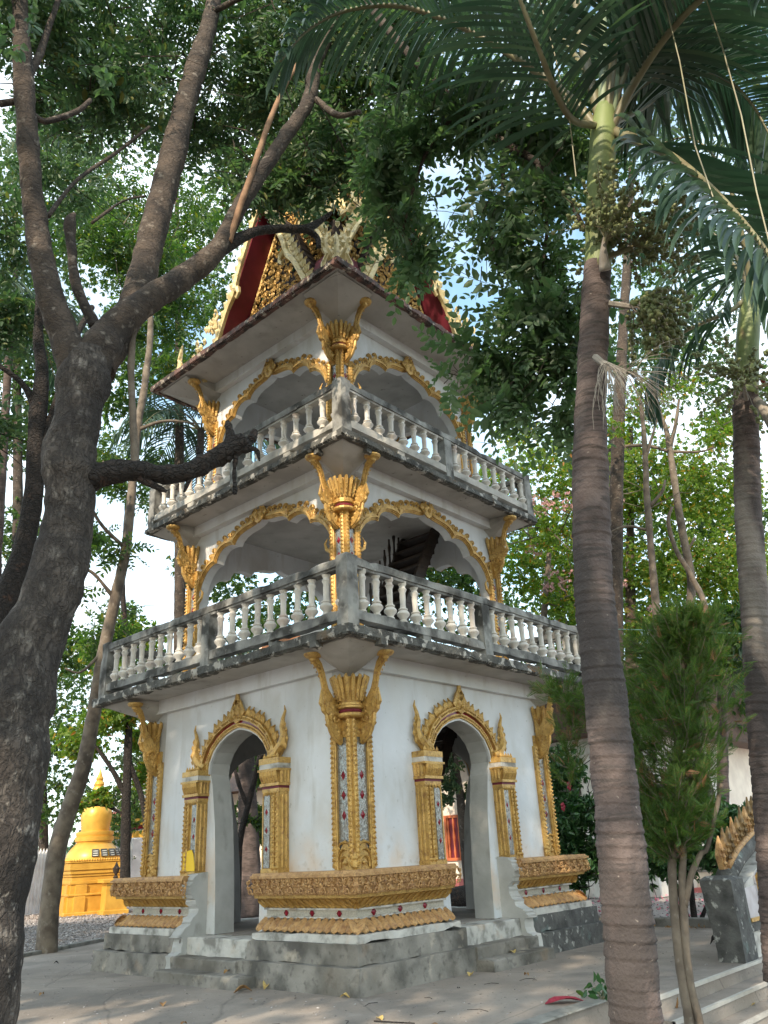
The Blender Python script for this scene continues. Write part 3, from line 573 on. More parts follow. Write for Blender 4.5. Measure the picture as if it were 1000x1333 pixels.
def storey_corner(h,z0,zneck,zcap0,zcap1,zbr,zbrt,pw,ornament,gemz,ext=.5,brx=.20,r0=.15,r1=.205):
    for k in range(4):
        RK=rot(k)
        core=MB(); core.M=RK; c=h+.05; core.box(-c,-c+.09,-c,-c+.09,z0,zneck)
        pil=core.build('corner_pilaster','gold',tower)
        for FM in (Matrix.Identity(4),MIR):
            m=MB(); m.M=RK@FM
            # gold frame strips proud of the wall
            m.box(-h+pw-.075,-h+pw,-h-.045,-h+.001,z0,zneck-.18); m.box(-h-.02,-h+.05,-h-.052,-h+.001,z0,zneck)
            rope(m,(-h+pw-.025,-h-.045,z0+.02),(-h+pw-.025,-h-.045,zneck-.2),.058); m.tube([(-h+pw-.066,-h-.048,z0),(-h+pw-.066,-h-.048,zneck-.2)],.014,5)
            rope(m,(-h-.01,-h-.055,z0+.05),(-h-.01,-h-.055,zneck-.02),.055)
            m.box(-h+.03,-h+pw-.045,-h-.04,-h+.001,zneck-.30,zneck)     # head plate
            for q,(x,z) in enumerate([(.10,-.25),(.2,-.25),(.06,-.2),(.25,-.2)]): 
                if x<pw: m.nub((-h+x,-h-.045,zneck+z),.04,1,.5,1)
            if ornament:
                cx=-h+pw*.42; W=pw*.62
                m.add([(cx-W,-h-.03,z0),(cx+W,-h-.03,z0),(cx+W,-h-.03,z0+.12),(cx+W*.5,-h-.03,z0+.22),(cx,-h-.03,z0+.36),(cx-W*.5,-h-.03,z0+.22),(cx-W,-h-.03,z0+.12)],[(0,1,2,3,4,5,6)])
                for s in (1,.72,.44): m.tube([(cx+W*s*math.cos(a),-h-.045,z0+.03+ .30*s*max(0,math.sin(a))**.8) for a in [math.pi*i/8 for i in range(9)]],.016,4)
                for s in (-1,1):
                    spiral(m,(cx+s*W*.8,-h-.04,z0+.06),.05,s); m.nub((cx+s*W,-h-.04,z0+.13),.035); m.nub((cx+s*W*.55,-h-.04,z0+.25),.03)
                m.nub((cx,-h-.05,z0+.08),.05,1,.5,.8)
            m.build('gold_frame','gold',pil)
            g=MB(); g.M=RK@FM; g.box(-h+.03,-h+pw-.045,-h-.02,-h+.001,z0+.01,zneck-.30); mp=g.build('mirror_panel','mirror',pil)
            for gz in gemz: gem(mp,RK,FM,-h+(pw-.025)/2,-h-.022,gz,s=.042,hh=.062)
            b=MB(); b.M=RK@FM@Matrix.Translation((-h+brx,0,0)); bracket(b,h+.03,zbr,zbrt,ext); b.build('naga_bracket','gold',tower)
        n_=MB(); n_.M=RK; n_.lathe([(r0*.9,zneck+.0),(r0*.98,zneck+.02),(r0*.9,zneck+.045),(r0*.8,zneck+.05),(r0*.8,zcap0)],16,(-h,-h,0)); n_.build('neck_ring','red',pil)
        n_=MB(); n_.M=RK; n_.lathe([(r0*1.0,zneck-.06),(r0*1.12,zneck-.04),(r0*1.12,zneck-.01),(r0*.9,zneck+.004)],16,(-h,-h,0)); n_.lathe([(r0*.85,zcap0-.03),(r0*1.06,zcap0-.015),(r0*1.06,zcap0+.01)],16,(-h,-h,0)); n_.build('gold_ring','gold',pil)
        cp=MB(); cp.M=RK; capital(cp,-h,-h,zcap0,zcap1,r0,r1); cp.build('capital','gold',pil)
storey_corner(2.4,1.30,3.24,3.32,3.73,2.86,4.02,.33,True,(2.45,2.2,1.95),.52,.17,.165,.225)
storey_corner(2.05,4.215,6.50,6.58,6.98,6.2,7.28,.27,True,(6.0,5.75,5.2,4.9),.54,.12,.165,.22)
storey_corner(1.86,7.455,9.72,9.78,10.16,9.45,10.48,.25,True,(9.2,8.9,8.4,8.1),.56,.10,.155,.21)

# arch trims
def offset_band(mb,pts,a,b,v0,v1):
    n=len(pts); nr=[]
    for i in range(n):
        p=Vector(pts[max(i-1,0)]); q=Vector(pts[min(i+1,n-1)]); t=(q-p).normalized(); nr.append(Vector((t.y,-t.x)) )
    A=[Vector(pts[i])+nr[i]*a for i in range(n)]; B=[Vector(pts[i])+nr[i]*b for i in range(n)]
    mb.rings([[(A[i].x,-v0,A[i].y),(A[i].x,-v1,A[i].y),(B[i].x,-v1,B[i].y),(B[i].x,-v0,B[i].y)] for i in range(n)])
def outline(arc,i0=0): 
    a=arc[i0:]; return [(u,z) for u,z in a]+[(-u,z) for u,z in a[::-1][1:]]
def flames_along(par,RK,pts,off,step,v,size,mat,lean=.0,skip=.0,flip=True):
    pts=[Vector(p) for p in pts]; L=[0]
    for a,b in zip(pts,pts[1:]): L.append(L[-1]+(b-a).length)
    n=int(L[-1]/step); 
    for i in range(n):
        s=(i+.5)*L[-1]/n
        j=max(x for x in range(len(L)-1) if L[x]<=s); t=(s-L[j])/(L[j+1]-L[j]+1e-9); p=pts[j].lerp(pts[j+1],t); d=(pts[min(j+2,len(pts)-1)]-pts[max(j-1,0)]).normalized(); nn=Vector((d.y,-d.x))
        if abs(p.x)<skip: continue
        q=p+nn*off; ang=math.atan2(nn.x,nn.y)*.75
        sx=-1 if (p.x<0) else 1
        mat4=RK@Matrix.Translation((q.x,-v,q.y))@Matrix.Rotation(ang,4,'Y')@Matrix.Diagonal((size*sx,size,size,1))
        link('flame_leaf',FLAME[mat],par,mat4)
def finial(mb,cx,v,z,w,h):
    out=[(0,0),(.55,.12),(1.0,.30),(.78,.42),(.62,.50),(.50,.62),(.30,.70),(.18,.82),(.05,1.05),(-.02,1.12)]
    P_=[(cx+x*w/2,z+y*h) for x,y in out]+[(cx-x*w/2,z+y*h) for x,y in out[::-1][1:]]
    n=len(P_); mb.add([(x,-v,y) for x,y in P_]+[(x,-v-.03,y) for x,y in P_]+[(cx,-v-.075,z+.35*h),(cx,-v-.05,z+.7*h)],[tuple(range(n))]+[(i,(i+1)%n,(i+1)%n+n,i+n) for i in range(n)]+[(n+i,n+(i+1)%n,2*n if (P_[i][1]-z)<.5*h else 2*n+1) for i in range(n)])
    for y,s in ((.18,1),(.33,.85),(.48,.65),(.62,.45)):
        for sd in (-1,1): mb.nub((cx+sd*w*.28*s,-v-.045,z+y*h),.035*s*h/.4,.9,.6,1.4)
        mb.nub((cx,-v-.07,z+(y+.04)*h),.03*s*h/.4,.9,.6,1.4)
for k in range(4):
    RK=rot(k)
    if k==2: continue
    # storeys 2 and 3
    for arc,h in ((ARC2,2.05),(ARC3,1.86)):
        ol=outline(arc,2); m=MB(); m.M=RK; offset_band(m,ol,.02,.125,h-.01,h+.035); offset_band(m,ol,.04,.075,h+.03,h+.06); offset_band(m,ol,.0,.02,h-.01,h+.015)
        tr=m.build('arch_trim','gold',tower)
        flames_along(tr,RK,outline(arc,3),.11,.118,h+.01,.95,'curl',skip=.13)
        f=MB(); f.M=RK; finial(f,0,h+.05,arc[-1][1]-.10,.44,.58); f.build('arch_finial','gold',tr)
        s_=arc[1][0]; zb=arc[1][1]
        for sd in (-1,1):
            c=MB(); c.M=RK
            c.box(sd*(s_+.035)-.05,sd*(s_+.035)+.05,-h-.035,-h+.001,zb-1.6,zb+.1)
            c.tube([(sd*(s_-.02),-h-.03,zb-.05),(sd*(s_-.12),-h-.03,zb+.02),(sd*(s_-.15),-h-.03,zb+.12),(sd*(s_-.09),-h-.03,zb+.2)],[.035,.03,.022,.006],5)
            c.build('arch_border','gold',tr)
    # ground-floor door surround
    h=2.4; ol=outline(DOOR,4)
    m=MB(); m.M=RK; offset_band(m,ol,.03,.10,h-.01,h+.07); offset_band(m,ol,.14,.21,h-.01,h+.10)
    ds=m.build('door_arch','gold',tower)
    w=MB(); w.M=RK; offset_band(w,ol,.0,.032,h-.01,h+.04); w.build('arch_lip','wall',ds)
    r=MB(); r.M=RK; offset_band(r,ol,.10,.14,h-.01,h+.05); r.build('red_inlay','redgem',ds)
    t=MB(); t.M=RK
    L_=[Vector((u,z)) for u,z in ol]
    for a,b in zip(L_,L_[1:]):
        nn=Vector(((b-a).y,-(b-a).x)).normalized(); q=int((b-a).length/.045)+1
        for i in range(q):
            c=a.lerp(b,(i+.5)/q)+nn*.065; t.nub((c.x,-h-.075,c.y),.02); c=a.lerp(b,(i+.5)/q)+nn*.175; t.nub((c.x,-h-.105,c.y),.022)
    t.build('bead_moulding','gold',ds)['kind']='stuff'
    flames_along(ds,RK,outline(DOOR,5),.20,.105,h+.03,1.25,'gold',skip=.12)
    f=MB(); f.M=RK; finial(f,0,h+.06,3.42,.40,.52); f.build('door_finial','gold',ds)
    for sd in (-1,1):
        hn=MB(); hn.M=RK; b0=.86
        hn.tube([(sd*x,-h-.06,z) for x,z in ((.80,2.84),(.95,2.90),(1.06,3.0),(1.09,3.12),(1.05,3.25),(1.07,3.36),(1.12,3.46),(1.10,3.54))],[.06,.085,.075,.055,.042,.03,.02,.006],7)
        for x,z in ((1.14,2.96),(1.17,3.06),(1.15,3.18),(1.12,3.27),(.93,3.02),(.97,3.12)): hn.nub((sd*x,-h-.07,z),.04,.6,.7,1.4)
        hn.build('door_horn','gold',ds)
        # pilaster
        x0,x1=.78,1.13; p=MB(); p.M=RK; v=h+.17; a,b=(x0,x1) if sd>0 else (-x1,-x0)
        p.box(a,b,-v,-h+.001,1.30,2.34)
        pi=p.build('door_pilaster','gold',tower)
        g=MB(); g.M=RK
        xi=(a+.02,a+.15) if sd>0 else (b-.15,b-.02)
        g.box(xi[0],xi[1],-v-.012,-v,1.36,2.30); mp=g.build('mirror_panel','mirror',pi)
        for gz in (2.08,1.84,1.60): gem(mp,RK,Matrix.Identity(4),sum(xi)/2,-v-.013,gz,s=.03,hh=.045)
        q=MB(); q.M=RK
        e0=(b-.11) if sd>0 else (a+.11); e1=(b-.03) if sd>0 else (a+.03)
        for e in (e0,e1): rope(q,(e,-v-.01,1.40),(e,-v-.01,2.30),.045); q.nub((e,-v-.02,1.36),.05)
        for yy in (h+.05,h+.12):
            for xx in (a-.004,b+.004): q.tube([(xx,-yy,1.36),(xx,-yy,2.30)],.02,5)
        q.box(a-.0,a+.02,-v-.02,-v,1.34,2.32); q.box(b-.02,b+.0,-v-.02,-v,1.34,2.32); q.box(a-.01,b+.01,-v-.03,-h,1.30,1.35)
        q.build('rope_moulding','gold',pi)
        c=MB(); c.M=RK; c.box(a-.03,b+.03,-v-.05,-h,2.42,2.46); c.box(a-.05,b+.05,-v-.08,-h,2.62,2.65); c.box(a-.04,b+.04,-v-.06,-h,2.72,2.80)
        for i in range(7):
            xx=a-.01+(b-a+.02)*(i+.5)/7; c.tube([(xx,-v-.03,2.46),(xx,-v-.06,2.56),(xx,-v-.065,2.62)],[.022,.03,.028],5)
        for yy in (h+.03,h+.09,h+.15):
            for xx in (a-.02,b+.02): c.tube([(xx,-yy,2.46),(xx,-yy,2.62)],[.024,.032],5)
        c.box(a-.01,b+.01,-v-.03,-h,2.46,2.62)
        for i in range(5): c.nub((a+(b-a)*(i+.5)/5,-v-.02,2.82),.05,.7,.6,1.2)
        c.build('door_capital','gold',pi)
        w=MB(); w.M=RK; w.box(a-.035,b+.035,-v-.055,-h,2.65,2.72); w.build('white_band','dirtywhite',pi)
        r=MB(); r.M=RK; r.box(a-.01,b+.01,-v-.02,-h,2.385,2.42); r.build('red_band','red',pi)
        c=MB(); c.M=RK; c.box(a-.01,b+.01,-v-.02,-h,2.34,2.385)
        for i in range(5): c.nub((a+(b-a)*(i+.5)/5,-v-.015,2.33),.045,.8,.5,1)
        c.build('leaf_skirt','gold',pi)
        if k==1 and sd<0:
            y_=MB(); y_.M=RK; y_.add([(a+.02,-v-.026,1.36),(b-.0,-v-.026,1.36),(b-.0,-v-.026,1.42),(b-.05,-v-.024,1.60),(b-.09,-v-.026,1.66),(a+.02,-v-.026,1.62)],[(0,1,2,3,4,5)]); y_.build('yellow_patch','yellow',pi)

# balustrades
def baluster_mesh(H):
    m=MB(); P_=[(.040,0),(.040,.03),(.030,.05),(.034,.09),(.058,.16),(.062,.20),(.050,.255),(.036,.285),(.046,.30),(.046,.325),(.032,.345),(.028,.42),(.031,.62),(.030,.72),(.040,.78),(.044,.81),(.034,.84),(.030,.88),(.044,.94),(.046,1.0)]
    m.lathe([(r*(1.42+5*max(0,r-.04)),z*H) for r,z in P_],14); return m.mesh('baluster','balust',30)
for (h,z0,H,nb,rm) in ((3.13,4.215,.60,10,'rail'),(2.68,7.455,.55,8,'railpale')):
    bme=baluster_mesh(H); zt=z0+.24; ztop=zt+H
    for k in range(4):
        RK=rot(k); c=MB(); c.M=RK
        c.bbox(-h-.01,-h+.20,-h-.01,-h+.20,z0,ztop+.16,.02); ps=roughen(c.build('corner_post','rail',tower),.09,.004)
        if True:
            m=MB(); m.M=RK; m.bbox(-.10,.10,-h-.005,-h+.17,z0,ztop+.005,.01); mp=m.build('rail_post','rail',tower)
            t=MB(); t.M=RK; t.bbox(-h+.19,h-.012,-h-.005,-h+.195,ztop+.005,ztop+.13,.02); tr=roughen(t.build('top_rail','rail',tower),.10,.005)
            t=MB(); t.M=RK; t.box(-h+.19,h-.012,-h+.02,-h+.16,ztop-.03,ztop+.006); t.build('rail_lip',rm,tr)
            for sgn in (-1,1):
                x0,x1=(-h+.20,-.10) if sgn<0 else (.10,h-.02)
                b=MB(); b.M=RK; b.bbox(x0,x1,-h+.0,-h+.16,z0+.10,zt,.012); 
                for q in (.5,): 
                    xx=x0+(x1-x0)*q; b.box(xx-.09,xx+.09,-h+.01,-h+.15,z0,z0+.101)
                br=roughen(b.build('bottom_rail',rm,tower),.10,.006)
                for i in range(nb):
                    xx=x0+(x1-x0-.06)*(i+.5)/nb+.03
                    link('baluster',bme,tower,RK@Matrix.Translation((xx+random.uniform(-.008,.008),-h+.085,zt))@Matrix.Rotation(random.uniform(0,3),4,'Z')@Matrix.Rotation(random.uniform(-.02,.02),4,'X'))
# broken concrete lumps under the corner of the lower balcony
for x,y,w in ((-3.16,-2.55,.12),(-2.55,-3.16,.12),(-2.62,-2.08,.10),(-2.08,-2.62,.10)):
    z=4.08 if abs(x)>3 or abs(y)>3 else 7.33
    m=MB(); m.box(x-w*.55,x+w*.55,y-w*.5,y+w*.5,z-.07,z+.02); m.nub((x+.03,y-.02,z-.07),.06,1,1,.6)
    m.build('broken_edge_lump','edge',tower)

# roof
def roof_face(RK, vf, over, hw, zf, za, tier, last=False):
    """gable of one face: front at v=vf, pediment set back by over, half width hw at height zf, apex za"""
    sl=(za-zf)/hw; tk=.07
    g=MB(); g.M=RK; vb=.2
    def X(u): return za-abs(u)*sl
    root=None
    nrm=Vector((sl,1)).normalized()
    for sd in (-1,1):
        a=MB(); a.M=RK
        def curve(u): t=u/hw; return (sd*(u+.10*t*t*t), za-u*sl+.16*t**3*0)
        us=[0,.25*hw,.5*hw,.75*hw,hw]
        ins=[curve(u) for u in us]; outs=[(p[0]+sd*nrm.x*tk,p[1]+nrm.y*tk) for p in ins]
        a.rings([[(p[0],-vf,p[1]),(p[0],-vb,p[1]),(q[0],-vb,q[1]),(q[0],-vf,q[1])] for p,q in zip(ins,outs)])
        o=a.build('roof_slope','red',tower if root is None else root)
        root=root or o
        # tiled skin above, in courses
        b=MB(); b.M=RK; nC=12
        for i in range(nC):
            u0=hw*i/nC; u1=hw*(i+1)/nC+.03; p0=(sd*(u0+nrm.x*(tk+.01)),za-u0*sl+nrm.y*(tk+.01)); p1=(sd*(u1+nrm.x*(tk+.035)),za-u1*sl+nrm.y*(tk+.035))
            b.rings([[(p0[0],-vf+.05,p0[1]),(p0[0],-vb,p0[1]),(p0[0],-vb,p0[1]-.02),(p0[0],-vf+.05,p0[1]-.02)],[(p1[0],-vf+.05,p1[1]),(p1[0],-vb,p1[1]),(p1[0],-vb,p1[1]-.02),(p1[0],-vf+.05,p1[1]-.02)]])
        b.build('roof_tiles','rooftile',root)
        # barge board: cream gold rail with a curl half way
        c=MB(); c.M=RK; pts=[]
        for t in np.linspace(0,1,21):
            u=hw*t; x=u+nrm.x*.09; z=za-u*sl+nrm.y*.09; wv=.07*math.exp(-((t-.52)/.07)**2); pts.append((sd*(x-wv),-vf-.03,z-wv*.4))
        c.tube(pts,[.075]*21,6,flat=.8)
        c.tube([(p[0]+sd*.07,p[1]+.04,p[2]+.03) for p in pts],[.04]*21,5)
        # curl of the naga body
        cx,cz=pts[10][0],pts[10][2]; c.tube([(cx,-vf-.04,cz),(cx-sd*.12,-vf-.05,cz-.06),(cx-sd*.15,-vf-.05,cz-.18),(cx-sd*.08,-vf-.05,cz-.27),(cx-sd*.03,-vf-.05,cz-.2)],[.07,.065,.05,.035,.012],6)
        e=pts[-1]
        c.tube([e,(e[0]+sd*.10,e[1]-.03,e[2]-.16),(e[0]+sd*.26,e[1]-.05,e[2]-.20),(e[0]+sd*.40,e[1]-.06,e[2]-.08),(e[0]+sd*.42,e[1]-.06,e[2]+.12),(e[0]+sd*.35,e[1]-.06,e[2]+.28),(e[0]+sd*.40,e[1]-.06,e[2]+.44)],[.08,.095,.09,.075,.055,.035,.008],7)
        for q in range(5):
            c.nub((e[0]+sd*(.5-.02*q),e[1]-.06,e[2]-.1+q*.12),.05,.8,.6,1.3)
        bb=c.build('barge_board','cream',root)
        n=18
        for i in range(n):
            t=(i+.7)/n; u=hw*t; x=u+nrm.x*.14; z=za-u*sl+nrm.y*.14
            link('flame_leaf',FLAME['cream'],bb,RK@Matrix.Translation((sd*x,-vf+.0,z))@Matrix.Rotation(sd*math.atan2(nrm.x,nrm.y)*.62,4,'Y')@Matrix.Diagonal((sd*1.45,1.6,1.65,1)))
    p=MB(); p.M=RK; vp=vf-over
    p.prism([(-hw+.02,zf),(hw-.02,zf),(0,za-.03)],vp-.1,vp); pd=p.build('pediment','darkwood',root)
    # carved figures and foliage
    c=MB(); c.M=RK; rr=random.Random(tier)
    for row in range(22):
        z=zf+.08+row*(za-zf)/22
        w=(za-z)/sl-.10
        if w<.05: break
        nx=max(1,int(w*2/.135))
        for i in range(nx):
            x=-w+2*w*(i+.5)/nx+rr.uniform(-.03,.03)
            spiral(c,(x,-vp-.02-rr.uniform(0,.04),z+rr.uniform(-.03,.03)),rr.uniform(.055,.085),rr.choice((-1,1)),rr.uniform(.9,1.5),rr.uniform(.018,.027),rr.uniform(0,6))
            c.nub((x+rr.uniform(-.06,.06),-vp-.05,z+rr.uniform(-.05,.05)),rr.uniform(.03,.05),.8,.8,1.2)
    if tier==1:   # seated figure in the middle
        for zz,rx in ((zf+.75,.16),(zf+.9,.13),(zf+1.05,.15),(zf+1.2,.07),(zf+1.3,.085),(zf+1.42,.05)): c.nub((0,-vp-.06,zz),rx,1,.5,.9)
    for s_ in (-1,1): c.tube([(s_*(hw-.07),-vp-.04,zf+.02),(0,-vp-.04,za-.12)],.035,5)
    c.build('pediment_carving','gold',pd)['kind']='stuff'
    gm=MB(); gm.M=RK
    for i in range(14):
        z=rr.uniform(zf+.1,za-.8); w=(za-z)/sl-.25; gm.nub((rr.uniform(-w,w),-vp-.03,z),.05,1,.4,1)
    gm.build('green_glass','greengem',pd)['kind']='stuff'
    ch=MB(); ch.M=RK; ch.tube([(0,-vf-.02,za-.05),(0,-vf-.10,za+.2),(0,-vf-.26,za+.42),(0,-vf-.24,za+.66),(0,-vf-.12,za+.92),(0,-vf-.22,za+1.2)],[.09,.10,.075,.05,.03,.006],7); 
    for q in range(4): ch.nub((0,-vf-.08-.03*q,za+.1+q*.17),.07,.7,1.2,1)
    ch.build('roof_horn','cream',root)
for k in range(4):
    RK=rot(k)
    roof_face(RK,2.16,.52,1.56,10.68,14.05,1)
    roof_face(RK,1.62,.35,1.52,12.0,15.2,2)
    roof_face(RK,1.05,.30,1.20,13.75,16.3,3)
    # corner ornaments in the valley between two gables
    m=MB(); m.M=RK
    m.tube([(-2.42,-2.42,10.66),(-2.40,-2.40,11.0),(-2.38,-2.38,11.5),(-2.36,-2.36,11.72)],[.06,.05,.045,.01],7)
    for sd in (0,1):
        m.M=RK@(Matrix.Identity(4) if sd==0 else MIR)
        m.tube([(-2.30,-2.46,10.66),(-2.16,-2.5,10.82),(-2.16,-2.5,11.05),(-2.26,-2.5,11.2),(-2.19,-2.5,11.36)],[.06,.055,.045,.03,.03],6)
        for i in range(9): m.nub((-2.2+i*.1,-2.40+.0*i,10.74+.02*(i%2)),.07,.7,.7,1.5)
    m.M=RK
    for i in range(26):
        rr=random.Random(i+40*k); a=rr.uniform(0,1); m.nub((-2.25+.5*a*rr.uniform(.2,1),-2.25+.5*a*rr.uniform(.2,1),10.8+a*1.5),.075,.8,.8,1.5)
    m.build('corner_finial','cream',tower)['kind']='stuff'
m=MB(); m.box(-1.2,1.2,-1.2,1.2,10.66,13.6); m.build('roof_core','rooftile',tower)
m=MB(); m.lathe([(.5,15.9),(.42,16.3),(.5,16.4),(.3,16.7),(.34,16.8),(.2,17.3),(.22,17.4),(.1,18.2),(.02,19.6)],12); m.build('spire','cream',tower,30)

# inside: timber stair from floor to floor
def stair(x0,z0,x1,z1,ya,yb,n):
    o=None
    for y in (ya,yb):
        m=MB(); d=.09; m.add([(x0-.12,y-.03,z0),(x0+.14,y-.03,z0),(x1+.14,y-.03,z1),(x1-.12,y-.03,z1),(x0-.12,y+.03,z0),(x0+.14,y+.03,z0),(x1+.14,y+.03,z1),(x1-.12,y+.03,z1)],[(0,1,2,3),(4,7,6,5),(0,4,5,1),(1,5,6,2),(2,6,7,3),(3,7,4,0)])
        m.build('stringer','darkwood',st)
    for i in range(n):
        t=(i+.5)/n; x=x0+(x1-x0)*t; z=z0+(z1-z0)*t; m=MB(); m.bbox(x-.16,x+.13,min(ya,yb)-.04,max(ya,yb)+.04,z-.025,z+.02,.006); m.build('tread','darkwood',st)
        m=MB(); m.box(x+.10,x+.125,min(ya,yb),max(ya,yb),z-.16,z-.03); m.build('riser','darkwood',st)
        m=MB(); m.M=Matrix.Translation((x,max(ya,yb),z)); m.lathe([(.02,0),(.03,.08),(.04,.18),(.022,.3),(.02,.5),(.035,.62),(.02,.7),(.02,.8)],8); m.build('stair_baluster','darkwood',st,30)
st=thing('wooden_stair','dark wooden stair inside the tower, seen through the middle storey right arch','stair',(0,-.8,.5))
stair(-.35,4.22,1.45,7.36,-1.15,-.35,12)
stair(-.55,.505,1.75,4.10,-1.25,-.45,14)
# drum on the first balcony floor
dr=thing('temple_drum','orange-brown wooden drum lying behind the lower balustrade','drum',(-1.2,.2,4.22))
m=MB(); m.M=Matrix.Translation((-1.2,.1,4.72))@Matrix.Rotation(math.pi/2,4,'X'); m.lathe([(.34,-.55),(.40,-.3),(.43,0),(.40,.3),(.34,.55)],24); m.build('drum_body','drumwood',dr,30)
m=MB(); m.M=Matrix.Translation((-1.2,.1,4.72))@Matrix.Rotation(math.pi/2,4,'X')
for s in (-1,1): m.lathe([(.355,s*.50),(.37,s*.53),(.36,s*.56),(.30,s*.565)],24)
m.build('drum_head','balust',dr,30)
m=MB(); m.box(-1.5,-.9,-.3,-.22,4.215,4.5); m.box(-1.5,-.9,.42,.5,4.215,4.5); m.build('drum_cradle','darkwood',dr)

# ------------------------------------------------------------------ trees
def tree_thing(name,label,loc,group=None,cat='tree'): return thing(name,label,cat,loc,group)
def ringf(s):
    t=((s+.02*math.sin(s*7))/.095)%1.0; return 1+.05*max(0,1-t/.5)*(.7+.5*math.sin(s*11))-.05*max(0,1-abs(t-.93)/.07)+.012*math.sin(s*3)

def twigs(par,blobs,n,mat='thinbark',r=.012,L=.5):
    m=MB(); 
    for b in blobs:
        c=Vector(b[:3])
        for i in range(n):
            p=c+Vector((random.gauss(0,1),random.gauss(0,1),random.gauss(0,.7)))*b[3]*.5; q=p+Vector((random.gauss(0,1),random.gauss(0,1),random.gauss(-.1,.6)))*L
            mid=(p+q)/2+Vector((random.gauss(0,1),random.gauss(0,1),random.gauss(0,1)))*L*.12
            m.tube([p,mid,q],[r,r*.7,r*.25],4)
    o=m.build('twigs',mat,par); o['kind']='stuff'; return o
# 1. big spreading tree, left foreground
T1=tree_thing('spreading_tree','big leaning tree with cracked grey bark and forking limbs at the left front edge',(-7.350,-3.217,0.000))
bigtube('trunk',[(-7.366,-3.210,-0.284,0.400),(-7.332,-3.225,0.111,0.330),(-7.301,-3.238,0.468,0.288),(-7.305,-3.236,1.138,0.289),(-7.297,-3.240,1.682,0.306),(-7.298,-3.239,2.267,0.310),(-7.280,-3.247,3.162,0.287),(-7.201,-3.282,3.483,0.270),(-7.150,-3.305,3.729,0.257),(-7.092,-3.331,4.173,0.236),(-7.076,-3.339,4.524,0.222),(-7.102,-3.327,4.940,0.260),(-7.138,-3.310,5.192,0.263),(-7.104,-3.326,5.675,0.216),(-7.088,-3.333,6.095,0.252),(-7.045,-3.353,6.387,0.208)],'bark',T1,56,.03,.03,3.0,flute=.04)
bigtube('limb',[(-7.100,-3.328,5.927,0.180),(-7.233,-3.267,6.360,0.174),(-7.417,-3.189,6.838,0.149),(-7.573,-3.127,7.337,0.126),(-7.725,-3.071,8.014,0.121),(-7.908,-3.113,8.741,0.114),(-8.083,-3.162,9.500,0.112),(-8.235,-3.220,10.176,0.096),(-8.414,-3.274,11.128,0.081),(-8.592,-3.332,12.595,0.061)],'limbbark',T1,28,.04,.014,5,ring=lambda s:1+.04*max(0,1-((s/.42)%1.0)/.12))
bigtube('limb',[(-7.065,-3.344,5.981,0.196),(-6.994,-3.378,6.437,0.201),(-6.856,-3.447,6.793,0.173),(-6.613,-3.576,7.176,0.144),(-6.223,-3.690,7.661,0.137),(-6.029,-3.816,7.945,0.131),(-5.877,-3.920,8.250,0.110),(-5.797,-3.978,8.596,0.098),(-5.600,-4.126,9.223,0.096),(-5.306,-4.365,10.052,0.095),(-5.064,-4.582,10.774,0.087),(-4.983,-4.660,11.519,0.085),(-4.758,-4.886,12.467,0.071),(-4.652,-5.300,13.663,0.056)],'limbbark',T1,28,.04,.016,5,flute=.08)
bigtube('limb',[(-6.934,-3.296,6.295,0.178),(-6.705,-3.299,6.897,0.157),(-6.541,-3.273,7.637,0.160),(-6.404,-3.234,8.550,0.163),(-6.235,-3.215,9.755,0.159),(-6.133,-3.276,10.828,0.145),(-6.013,-3.350,11.767,0.140),(-5.894,-3.426,12.774,0.112),(-5.786,-3.497,14.584,0.089)],'limbbark',T1,28,.04,.014,5,ring=lambda s:1+.035*max(0,1-((s/.5)%1.0)/.1))
bigtube('limb',[(-4.652,-5.300,13.663,0.062),(-4.915,-5.609,11.877,0.061),(-4.848,-6.011,10.736,0.053),(-4.651,-6.283,10.057,0.051),(-4.476,-6.552,9.460,0.050),(-4.283,-6.885,8.833,0.048),(-4.023,-7.175,8.458,0.039),(-3.838,-7.343,8.041,0.034),(-3.691,-7.432,7.535,0.021)],'limbbark',T1,14,.05,.01,5)
for c in ([(-4.476,-6.552,9.460,0.027),(-4.533,-6.104,9.157,0.023),(-4.501,-5.807,8.792,0.018),(-4.452,-5.542,8.291,0.014)],[(-4.283,-6.885,8.833,0.026),(-4.120,-6.765,8.369,0.022),(-4.129,-6.546,7.836,0.017),(-4.024,-6.529,7.052,0.013)],[(-4.023,-7.175,8.458,0.026),(-3.942,-7.114,7.583,0.021),(-3.939,-6.894,6.888,0.016),(-3.935,-6.687,6.118,0.012),(-4.157,-6.307,5.730,0.008)],
          [(-8.066,-3.167,9.756,0.039),(-8.004,-3.187,10.175,0.045),(-7.969,-3.198,10.593,0.036),(-7.898,-3.222,11.333,0.028)],[(-7.920,-3.109,9.322,0.035),(-7.802,-3.150,9.290,0.039),(-7.521,-3.255,9.597,0.031),(-7.401,-3.304,9.848,0.023)],[(-7.575,-3.019,8.127,0.026),(-7.274,-2.924,8.949,0.023),(-6.835,-2.900,9.737,0.024),(-6.495,-3.071,10.342,0.020)],
          [(-5.957,-3.385,12.750,0.045),(-5.650,-4.087,12.846,0.038),(-5.322,-5.167,12.533,0.026)],[(-4.990,-4.653,10.778,0.046),(-4.935,-4.990,10.256,0.040),(-4.806,-5.277,10.193,0.029)],[(-8.259,-3.005,9.301,0.038),(-7.996,-3.084,9.521,0.039)],[(-7.108,-3.104,8.292,0.018),(-6.743,-3.055,8.904,0.014),(-6.466,-3.086,9.163,0.014)]):
    bigtube('branch',c,'limbbark',T1,10,.06,.005,5)
